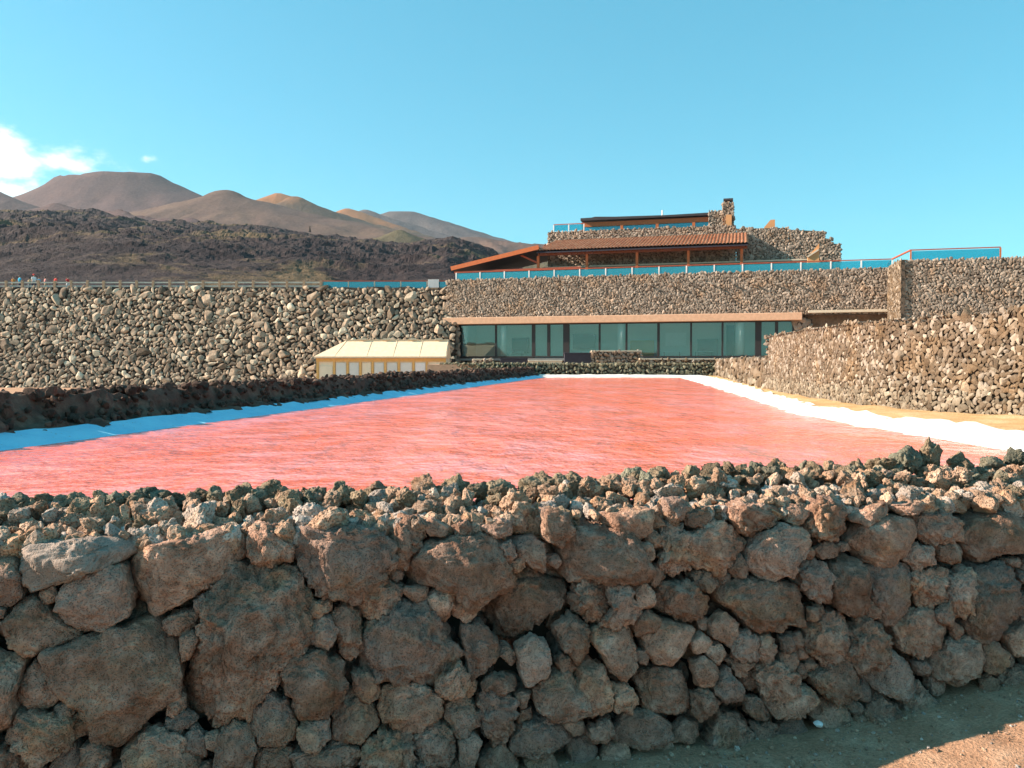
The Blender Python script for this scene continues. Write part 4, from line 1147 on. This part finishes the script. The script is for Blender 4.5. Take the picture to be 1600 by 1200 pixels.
# ------------------------------------------------------------------ foreground dry-stone wall
W0 = np.array([-1.84, 2.87]); WD = np.array([.976, .218]); WN = np.array([.218, -.976]); WH = .95; WB = .21   # batter over the height
nw = empty('dry_stone_wall', (.4, 3.6, 0), label='low dry-stone wall of dark lava rocks across the foreground', cat='wall')
NWO = np.array([.4, 3.6, 0.])
def onwall(px, py):
    d = ray(px, py); n = np.array([WN[0], WN[1], WB]); p0 = np.array([W0[0], W0[1], WH])
    k = ((p0 - np.array([0, 0, EYE])) @ n) / (d @ n)
    q = np.array([0, 0, EYE]) + d * k
    return (q[:2] - W0) @ WD, q[2]
def wall_pt(s, h, o):
    b = W0[None] + np.outer(s, WD) + np.outer(o + WB * (WH - h), WN)
    return np.column_stack([b, h])
ZA = (.4, 0, 720); ZBm = (.4, 500, 720); ZC = (.45, 1040, 660)
TR_A = """85,345 300,305 500,305 525,350 510,375 300,450 120,515 95,490|490,400 560,340 720,310 900,275 955,310 940,390 880,450 740,530 600,610 565,595 480,490|215,530 280,460 420,405 480,420 500,520 500,590 400,650 310,665 225,615|-60,650 0,640 60,560 120,545 190,600 230,645 330,680 200,725 80,765 10,740|155,740 330,700 500,650 610,612 680,690 715,830 690,910 560,1010 480,1110 370,1100 340,1010 220,900 180,820|870,440 960,415 1100,420 1160,450 1195,530 1240,600 1195,690 1120,800 1060,880 990,960 880,1020 720,1000 715,900 760,760 800,640 830,530|970,280 1040,260 1140,330 1135,390 1050,415 980,390|1150,375 1200,275 1350,255 1500,287 1537,375 1500,462 1400,550 1300,537 1187,475|-75,370 0,370 50,387 80,462 75,537 25,580 -75,587|-80,765 80,770 100,790 60,900 45,1000 10,1080 -80,1080|75,870 130,795 170,830 205,890 225,930 180,985 70,970 55,930|20,1010 80,990 200,1000 320,1060 340,1075 240,1130 200,1180 120,1180 90,1110 30,1100|215,970 250,960 285,985 250,1020 215,1000|260,1010 310,995 365,1040 350,1065 280,1050|1215,640 1260,600 1310,660 1300,715 1250,725 1215,690|1090,840 1130,760 1230,730 1320,760 1350,850 1350,960 1280,1005 1150,1000 1130,930 1085,880|640,625 740,595 780,630 720,690 660,670|705,690 750,665 780,690 750,760 710,790|755,545 800,520 830,545 800,600 760,580|640,1020 720,985 770,1015 700,1070 650,1060|470,1160 560,1070 640,1050 710,1090 760,1170 760,1230 480,1230|720,1080 760,1040 810,1090 800,1160 770,1170|985,960 1060,920 1120,930 1165,1030 1165,1090 1110,1115 1010,1100 995,1020|860,1060 920,1010 980,1030 1000,1110 980,1200 830,1230|1170,1015 1280,1010 1290,1080 1230,1130 1170,1090|315,1130 370,1105 420,1130 420,1220 310,1220|805,1070 850,1055 875,1090 850,1130 815,1110|1140,1140 1250,1135 1350,1100 1400,1140 1380,1220 1150,1220|1010,1120 1110,1120 1140,1150 1120,1220 1000,1220|1205,565 1290,540 1285,580 1240,600"""
TR_B = """290,270 330,225 390,240 410,310 370,370 330,430 285,400|330,450 430,330 520,300 640,295 690,310 720,400 760,470 740,520 680,540 600,585 550,560 500,505 380,490|150,560 180,500 270,480 320,510 300,560 250,605 180,615|145,770 210,620 300,570 400,555 450,620 490,680 550,750 490,860 350,860 280,860 190,840|50,600 100,570 150,590 160,700 120,770 80,740|0,610 40,610 60,680 30,725 -20,720|610,590 740,490 800,440 900,470 990,500 960,580 880,640 760,720 700,690|550,650 620,640 690,700 700,770 640,830 590,870 570,750|770,740 830,685 890,700 900,770 880,840 800,880 780,820|920,650 980,610 1045,660 1045,740 1000,790 960,740 930,690|950,400 1000,280 1100,265 1220,290 1260,370 1295,420 1250,480 1130,465 970,475|1005,530 1040,480 1110,480 1130,570 1070,635 1010,590|1120,490 1190,490 1250,590 1170,640 1100,640 1135,570|1225,500 1270,480 1305,520 1295,580 1240,570|1055,700 1090,650 1190,640 1235,680 1235,790 1190,860 1130,810 1110,760|1225,620 1280,590 1330,620 1310,660 1240,680|840,900 890,840 970,840 1030,900 1050,980 980,1015 900,1000 850,950|1000,800 1050,775 1110,810 1135,900 1130,980 1070,1010 1040,960 1010,880|1140,870 1200,870 1240,920 1210,975 1150,970|230,900 330,870 420,880 475,930 470,1000 400,1055 310,1060 240,1010|490,960 560,910 620,980 620,1030 570,1090 510,1060 490,1010|470,860 540,795 575,850 570,900 510,920 460,890|620,930 680,900 750,920 770,970 740,1080 690,1130 640,1050|630,870 680,840 750,840 770,870 720,895 640,890|750,1090 790,1040 880,1010 960,1040 985,1090 900,1130 830,1150 760,1150|1140,1090 1200,1000 1300,990 1380,1040 1380,1100 1250,1130|60,1000 120,920 200,950 230,1040 160,1100 60,1090|180,1110 260,1060 340,1080 350,1180 270,1210 180,1190|360,1080 480,1030 530,1100 500,1180 420,1170|540,1100 600,1060 630,1090 600,1200 550,1200|700,330 740,310 760,360 740,400|760,330 830,300 890,330 880,400 890,460 840,430 780,380|870,200 960,200 985,280 940,330 880,300|620,260 700,230 755,240 750,290 690,300|1100,210 1200,200 1300,190 1290,280 1240,310 1180,270 1110,250|1280,275 1340,300 1330,340 1290,320|1240,320 1290,330 1300,370 1270,390|400,250 440,230 500,260 490,300 430,290|520,260 570,240 600,280 550,305|940,1020 1030,1020 1050,1060 990,1080|1050,1040 1130,1000 1150,1050 1110,1100 1060,1090"""
TR_C = """70,400 180,340 230,360 290,425 240,480 200,530 120,500 75,470|220,300 280,280 400,290 400,330 350,360 300,400 230,340|290,450 330,390 400,360 470,380 495,430 440,480 430,530 350,545 300,510|420,300 470,290 500,320 470,360 420,340|500,350 520,290 580,270 630,300 630,380 560,410 510,390|640,330 720,290 780,270 770,310 700,355 650,345|640,420 680,360 760,330 860,330 875,390 850,440 790,490 710,500 690,460|515,440 560,415 605,430 600,465 540,475|190,590 250,555 360,545 450,570 480,640 485,720 430,700 350,730 290,710 240,660 200,630|460,510 520,480 580,520 590,640 530,620 480,580|590,500 640,460 685,500 690,570 705,620 680,670 610,650 580,580|700,520 780,490 850,500 870,540 850,620 800,720 760,700 730,620|830,470 870,425 920,440 930,490 880,510|870,530 920,510 980,510 1000,570 970,620 910,645 870,590|800,710 850,650 920,650 980,710 970,770 880,820 820,790|650,740 700,680 760,730 790,780 760,830 680,850 645,810|500,740 560,670 620,670 645,730 630,800 560,840 510,800|520,890 570,850 630,815 670,890 695,960 590,975 540,930|680,870 800,800 860,850 920,920 830,965 750,940|910,850 990,770 1080,750 1110,820 1090,880 1040,920 950,890|870,330 960,320 1040,350 1030,410 930,420 880,380|1040,400 1090,340 1180,320 1260,330 1260,440 1170,460 1100,490 1050,440|1050,560 1090,500 1170,490 1230,510 1230,600 1200,700 1150,740 1080,760 1040,700|990,540 1050,500 1090,560 1050,660 1000,690 980,620|1100,770 1140,755 1185,800 1160,870 1110,860|1180,740 1240,700 1280,740 1270,810 1210,810|-20,580 0,570 80,550 130,600 165,610 150,680 60,690 -20,660|-10,350 50,350 70,400 85,480 40,535 -10,510|-80,700 0,690 100,715 95,760 40,845 -60,830|-90,880 0,860 60,880 90,960 80,1000 20,1025 -60,1000|160,700 200,660 250,700 250,740 210,765 165,740|220,770 280,730 320,770 310,820 250,820|325,750 370,735 380,790 350,835 325,810|90,760 130,730 165,770 140,800 95,800|90,830 130,810 180,850 160,910 110,920|165,910 210,855 250,900 270,970 220,975 180,950|95,950 140,930 180,965 150,1020 100,1020|320,870 380,840 460,890 440,930 350,950|350,970 430,930 510,930 540,970 470,1020 390,1030|280,960 320,955 365,1020 320,1035 285,1010|930,660 970,625 990,660 980,700 940,690|90,540 140,510 190,550 170,590 120,580|215,520 260,460 290,510 260,550|390,745 420,740 440,780 410,800|950,430 1030,420 1050,460 1000,490 960,480|0,270 60,270 75,330 20,350|80,320 150,300 180,330 130,360 70,360|150,775 190,770 215,810 180,850 150,820|220,830 300,830 310,870 260,880|400,800 450,800 480,850 440,870 400,840|780,290 890,270 900,300 820,320|1170,475 1230,470 1250,500 1190,500|490,640 520,640 520,680 490,690"""
polys = []
for txt, (k, ox, oy) in ((TR_A, ZA), (TR_B, ZBm), (TR_C, ZC)):
    for part in txt.split('|'):
        pts = [tuple(float(v) for v in q.split(',')) for q in part.split()]
        polys.append(np.array([onwall(ox + k * x, oy + k * y) for x, y in pts]))
def inpoly(pts, XX, YY):
    c = np.zeros(XX.shape, bool); n = len(pts)
    for i in range(n):
        (x1, y1), (x2, y2) = pts[i], pts[(i + 1) % n]
        if y1 == y2: continue
        m = ((y1 > YY) != (y2 > YY)) & (XX < (x2 - x1) * (YY - y1) / (y2 - y1) + x1); c ^= m
    return c
S0, S1 = -1.3, 6.0
RES = .006
WW, HH = int((S1 - S0) / RES) + 1, int(1.02 / RES) + 1
occ = np.zeros((HH, WW), bool)
for pts in polys:
    a = np.floor((pts.min(0) - np.array([S0, 0])) / RES).astype(int) - 1; b = np.ceil((pts.max(0) - np.array([S0, 0])) / RES).astype(int) + 1
    j0, j1 = max(a[0], 0), min(b[0], WW); i0, i1 = max(a[1], 0), min(b[1], HH)
    if i1 <= i0 or j1 <= j0: continue
    XX, YY = np.meshgrid(np.arange(j0, j1) * RES + S0, np.arange(i0, i1) * RES)
    occ[i0:i1, j0:j1] |= inpoly(pts, XX, YY)
fillst, occ = pack(S1 - S0, .98, [(.15, 1200), (.12, 2500), (.095, 5000), (.075, 9000), (.055, 14000), (.04, 16000), (.03, 14000)], 5, res=RES, occ=occ, fill=.90, squash=(.7, 1.4))
gg_ = np.random.default_rng(9)
fillst = [q for q in fillst if q[1] + max(q[2], q[3]) * .8 < .93]
for s, h, a, b, an in fillst:
    n = 6; t = np.sort(gg_.uniform(0, 1.2, n) + np.arange(n) * 2 * np.pi / n)
    q = np.column_stack([np.cos(t) * a, np.sin(t) * b]) * gg_.uniform(.82, 1.3, (n, 1))
    q = q @ np.array([[math.cos(an), math.sin(an)], [-math.sin(an), math.cos(an)]])
    polys.append(q + np.array([s + S0, h]))
def poly_area(p): x, y = p[:, 0], p[:, 1]; return .5 * abs(np.dot(x, np.roll(y, 1)) - np.dot(y, np.roll(x, 1)))
n_traced = len(polys) - len(fillst)
areas = np.array([poly_area(p) for p in polys])
cents = np.array([p.mean(0) for p in polys])
inview = (cents[:, 0] > -.25) & (cents[:, 0] < 4.9)
order = np.argsort(-np.where(inview, areas, areas * .0005))
def near_stone(pts, level, seed, recess=0.0):
    g = np.random.default_rng(seed)
    c = pts.mean(0); q = pts - c
    size = math.sqrt(poly_area(pts) / math.pi)
    NA = 180; ang = np.linspace(-np.pi, np.pi, NA, endpoint=False); rad_ = np.zeros(NA)
    dx, dy = np.cos(ang), np.sin(ang)
    for i in range(len(q)):
        p1, p2 = q[i], q[(i + 1) % len(q)]; e_ = p2 - p1
        den = dx * e_[1] - dy * e_[0]; den = np.where(abs(den) < 1e-9, 1e-9, den)
        t = (p1[0] * e_[1] - p1[1] * e_[0]) / den; u = (p1[0] * dy - p1[1] * dx) / den
        rad_ = np.where((u >= -.001) & (u <= 1.001) & (t > 0), np.maximum(rad_, t), rad_)
    rad_[rad_ == 0] = size * .8
    kk = np.array([1, 2, 3, 2, 1.]); kk /= kk.sum()
    rad_ = np.convolve(np.r_[rad_[-2:], rad_, rad_[:2]], kk, 'valid') * 1.02
    V, Fc = ico(level)
    a = np.arctan2(V[:, 1], V[:, 0]); ro = np.hypot(V[:, 0], V[:, 1])
    rr_ = np.interp(a, np.r_[ang, np.pi], np.r_[rad_, rad_[0]])
    ex = g.uniform(.38, .55)
    Rr = ro ** ex; Zc = np.sign(V[:, 2]) * np.abs(V[:, 2]) ** ex
    D = min(.13, .85 * size) * g.uniform(.85, 1.2)
    U = np.column_stack([np.cos(a) * rr_ * Rr, np.sin(a) * rr_ * Rr, Zc * D])
    tl_ = g.normal(0, .16, 2); U[:, 2] += (U[:, 0] * tl_[0] + U[:, 1] * tl_[1]) * (V[:, 2] > 0) * np.abs(V[:, 2]) 
    for _ in range(7):
        n = g.normal(size=3); n[2] = abs(n[2]) + 1.1; n /= np.linalg.norm(n)
        k = U / np.array([size, size, D]) @ n
        d = g.uniform(.85, 1.15); U -= (np.maximum(k - d, 0) * .85)[:, None] * n[None] * np.array([size, size, D])
    Dn = U / (np.linalg.norm(U, axis=1)[:, None] + 1e-9)
    off = g.uniform(0, 50, 3)
    smoothness = g.uniform(.35, 1.15)
    kd = g.random()
    mode = dict(ridge=True) if kd < .42 else dict(billow=True) if kd < .76 else {}
    disp = fbm(U * 9 + off, 3, seed) * .15 * size + fbm(U * 26 + off, 4, seed + 2, .6, **mode) * .032 * smoothness * min(1, size / .08)
    disp += fbm(U * 80 + off, 3, seed + 4, .65, ridge=True) * .011 * smoothness
    U = U + Dn * disp[:, None]
    kf = (V[:, 2][Fc] > -.3).any(1); Fc = Fc[kf]; used = np.unique(Fc); mp = np.zeros(len(V), int); mp[used] = np.arange(len(used)); Fc = mp[Fc]; U = U[used]
    U[:, 2] -= D * .62 + recess - g.uniform(-.015, .03)
    return c, U, Fc
NB = np.array([WN[0], WN[1], 0.])
rest_V, rest_F, rb = [], [], 0
for rank, i in enumerate(order):
    pts = polys[i]; sz = math.sqrt(areas[i] / math.pi)
    vis = inview[i]
    lev = (6 if sz > .20 else 5 if sz > .065 else 4) if vis else 3
    rec = .10 if i == 36 else 0.0
    if i >= n_traced and vis: rec = .03
    c, U, Fc = near_stone(pts, lev if rank < 300 else 3, 1000 + int(i), rec)
    ctr = wall_pt(np.array([c[0]]), np.array([c[1]]), np.array([0.]))[0]
    W3 = np.column_stack([U[:, 0:1] * WD[None] + (U[:, 2:3] - WB * U[:, 1:2]) * WN[None], U[:, 1] - 0 * U[:, 2]])
    if rank < 300:
        me = mesh_np('stone', W3, Fc, True)
        me.materials.append(M['near_light'] if i == 0 else M['near'])
        link('stone', me, None, nw, ctr - NWO)
    else:
        rest_V.append(W3 + ctr - NWO); rest_F.append(Fc + rb); rb += len(W3)
if rest_V:
    me = mesh_np('small_stones', np.concatenate(rest_V), np.concatenate(rest_F), True)
    tag(link('small_stones', me, M['near'], nw), kind='stuff')
# packing of small stones in the heart of the wall, seen through the gaps
g = np.random.default_rng(21); nfl = 1300
s_ = g.uniform(S0, S1, nfl); h_ = g.uniform(0, .90, nfl); r_ = g.uniform(.03, .07, nfl)
C = wall_pt(s_, h_, -.17 - g.uniform(0, .05, nfl)) - NWO
A = rand_rot(nfl, g) * (r_[:, None, None] * g.uniform(.8, 1.25, (nfl, 1, 3)))
tag(link('hearting', scatter_mesh('hearting', C, A, LIB1, g), M['near'], nw), kind='stuff')
WT = .50
ns = 300
ss = np.linspace(S0, S1, ns); prof = [(-.21, 0.), (-.21, .45), (-.19, .84), (-.10, .88), (-.25, .89), (-.40, .89), (-WT, .88), (-WT - .05, .4), (-WT - .08, 0.)]
V = np.concatenate([wall_pt(ss, np.full(ns, h), np.full(ns, o)) for o, h in prof]) - NWO
V += np.column_stack([fbm(V * 9 + k * 13, 4, 60 + k, .6) * .03 for k in range(3)])
ii = np.arange(len(prof) * ns).reshape(len(prof), ns)
Q = np.stack([ii[:-1, :-1].ravel(), ii[:-1, 1:].ravel(), ii[1:, 1:].ravel(), ii[1:, :-1].ravel()], 1)
link('earth_core', mesh_np('earth_core', V, Q, True), M['core'], nw)
prof2 = [(-.17, .82), (-.18, .90), (-.20, .937), (-.28, .94), (-.36, .94), (-.45, .935), (-WT - .02, .88)]
V = np.concatenate([wall_pt(np.linspace(S0, S1, 700), np.full(700, h), np.full(700, o)) for o, h in prof2]) - NWO
V += np.column_stack([fbm(V * 14 + k * 13, 4, 70 + k, .6) * .028 for k in range(3)])
ii = np.arange(len(prof2) * 700).reshape(len(prof2), 700)
Q = np.stack([ii[:-1, :-1].ravel(), ii[:-1, 1:].ravel(), ii[1:, 1:].ravel(), ii[1:, :-1].ravel()], 1)
link('mortar_bed', mesh_np('mortar_bed', V, Q, True), M['mortar'], nw)
# clinker rubble heaped on top
libme = {}
for mk in ('rubble', 'rubble_green'):
    libme[mk] = []
    for k in range(14):
        Vr, Fr = rock(5, 400 + k, 10, .42, .8, .30, .20, 2.2)
        D_ = Vr / np.linalg.norm(Vr, axis=1)[:, None]
        Vr = Vr + D_ * (fbm(Vr * 7.5 + k, 3, 77 + k, .6, billow=True) * .10)[:, None]
        me = mesh_np('rubble_stone', Vr, Fr, True); me.materials.append(M[mk]); libme[mk].append(me)
LIB3 = [(lambda v, f: (v, f))(*rock(3, 600 + k, 10, .42, .8, .28, .18, 2.4)) for k in range(10)]
g = np.random.default_rng(33)
occs = []
items = []
for r0_, r1_, n in ((.05, .066, 60), (.036, .052, 420), (.024, .036, 1800), (.013, .024, 1900)):
    for _ in range(n):
        s = g.uniform(S0, S1); o = g.uniform(-WT + .02, -.04); r = g.uniform(r0_, r1_)
        back = (-o) / WT
        if r > .035 and g.random() > .10 + .8 * back: continue
        if r < .024 and g.random() < .3: continue
        ok = True
        for (s2, o2, r2) in occs[-2500:]:
            if abs(s2 - s) < .2 and (s2 - s) ** 2 + (o2 - o) ** 2 < ((r + r2) * .80) ** 2: ok = False; break
        if not ok: continue
        occs.append((s, o, r)); items.append((s, o, r, back, 0))
# small lumps lodged along the front edge
for _ in range(420):
    items.append((g.uniform(S0, S1), g.uniform(-.15, -.03), g.uniform(.022, .05), 0.0, 3))
# a second course sitting on the back half
for _ in range(420):
    s = g.uniform(S0, S1); o = g.uniform(-WT + .02, -.24); r = g.uniform(.022, .046)
    items.append((s, o, r, -o / WT, 1))
# the larger lumps that stand out along the back edge
for px, py, rr0 in ((205, 772, .045), (265, 770, .055), (420, 757, .06), (437, 768, .05), (495, 770, .055), (560, 775, .045), (665, 744, .06), (712, 748, .055), (830, 748, .055), (905, 750, .045), (985, 738, .06), (1030, 735, .05), (1115, 728, .05), (1185, 728, .06), (1300, 722, .05), (1375, 712, .06), (1415, 700, .07), (1452, 692, .065), (1500, 712, .05), (1550, 708, .065), (1590, 700, .06), (20, 795, .05), (120, 792, .05)):
    d = ray(px, py + rr0 * .9 * F / 3.9); n2_ = np.array([WN[0], WN[1], 0.]); p0_ = np.array([W0[0], W0[1], 0.]) - n2_ * (WT - .06)
    k_ = ((p0_ - np.array([0, 0, EYE])) @ n2_) / (d @ n2_); q_ = np.array([0, 0, EYE]) + d * k_
    items.append(((q_[:2] - W0) @ WD, -WT + .06, rr0, q_[2], 2))
items = np.array(items)
iv = (items[:, 0] > -.25) & (items[:, 0] < 5.0)
ordr = np.argsort(-np.where(iv, items[:, 2] * (1 + .5 * np.minimum(items[:, 3], 1)), items[:, 2] * .001))
rest = []
for rank, i in enumerate(ordr):
    s, o, r, back, lvl = items[i]
    top = .935
    zfix = None
    if lvl == 2: zfix = back; back = .9
    z = top + r * .45 + (.025 + .035 * back if lvl else 0)
    z += .05 * back * (.5 + .5 * math.sin(s * 2.1 + 1.0)) * (s > 2) 
    if zfix is not None: z = zfix
    if lvl == 3: z = .895 + g.uniform(0, .035)
    green = g.random() < (.92 if back > .74 else .25 if back > .5 else .04)
    p = wall_pt(np.array([s]), np.array([WH]), np.array([o]))[0]; p[2] = z
    Rm = rand_rot(1, g)[0] @ np.diag(r * g.uniform(.7, 1.4, 3))
    if rank < 300:
        ob_ = bpy.data.objects.new('rubble_stone', libme['rubble_green' if green else 'rubble'][int(g.integers(14))])
        col.objects.link(ob_); ob_.parent = nw; pl = p - NWO
        ob_.matrix_local = Matrix([list(Rm[0]) + [pl[0]], list(Rm[1]) + [pl[1]], list(Rm[2]) + [pl[2]], [0, 0, 0, 1]])
    else: rest.append((p - NWO, Rm, green))
for gr in (False, True):
    sel = [q for q in rest if q[2] == gr]
    if sel:
        tag(link('small_rubble', scatter_mesh('small_rubble', np.array([q[0] for q in sel]), np.array([q[1] for q in sel]), LIB3, g), M['rubble_green' if gr else 'rubble'], nw), kind='stuff')

# ------------------------------------------------------------------ gravel and pebbles in front of the wall
g = np.random.default_rng(55); n = 16000
X = g.uniform(-.6, 4.4, n); Y = g.uniform(1.9, 5.2, n)
k = wall_s(X, Y); keep = (k < -.16 + .0) & (k > -1.6); X, Y = X[keep], Y[keep]
r = .002 + .006 * g.random(len(X)) ** 3 + (g.random(len(X)) < .015) * .006
near = np.exp(-np.abs(wall_s(X, Y) + .25) / .15); r *= (1 + near * g.random(len(X)))
C = np.column_stack([X, Y, ground_z(X, Y) + r * .3 + fbm(np.column_stack([X, Y, X * 0]) * 1.3, 3, 3) * .03 * np.exp(-(X ** 2 + (Y - 3) ** 2) / 60)])
A = rand_rot(len(X), g) * (r[:, None, None] * g.uniform(.7, 1.3, (len(X), 1, 3)))
tag(link('gravel', scatter_mesh('gravel', C, A, LIB0, g), M['rubble']), label='fine gravel scattered on the volcanic sand by the wall', kind='stuff')
q = onwall(1278, 1138)
d = ray(1278, 1138); kk_ = -EYE / d[2]
for _ in range(12):
    gz_ = float(ground_z(np.array([d[0] * kk_]), np.array([d[1] * kk_]))[0]); kk_ = (gz_ - EYE) / d[2]
Vr, Fr = rock(4, 777, 8)
me = mesh_np('pebble', Vr * np.array([.020, .017, .014]), Fr, True)
tag(link('pebble', me, M['white'], None, (d[0] * kk_, d[1] * kk_, gz_ + .018)), label='single white pebble on the dark sand in front of the wall', cat='pebble')

# ------------------------------------------------------------------ air
hz = MB().box((-3300, -3300, -4.0), (3300, 3300, 560.0)).build('haze', None)
t = NT('haze_air')
v = t.n('ShaderNodeVolumePrincipled'); v.inputs['Color'].default_value = (.80, .90, 1.0, 1); v.inputs['Density'].default_value = .00006; v.inputs['Anisotropy'].default_value = .2
t.t.links.new(v.outputs[0], t.out.inputs['Volume'])
hz.data.materials.append(t.m)
tag(hz, label='thin pale haze softening the far volcanic hills', kind='stuff')
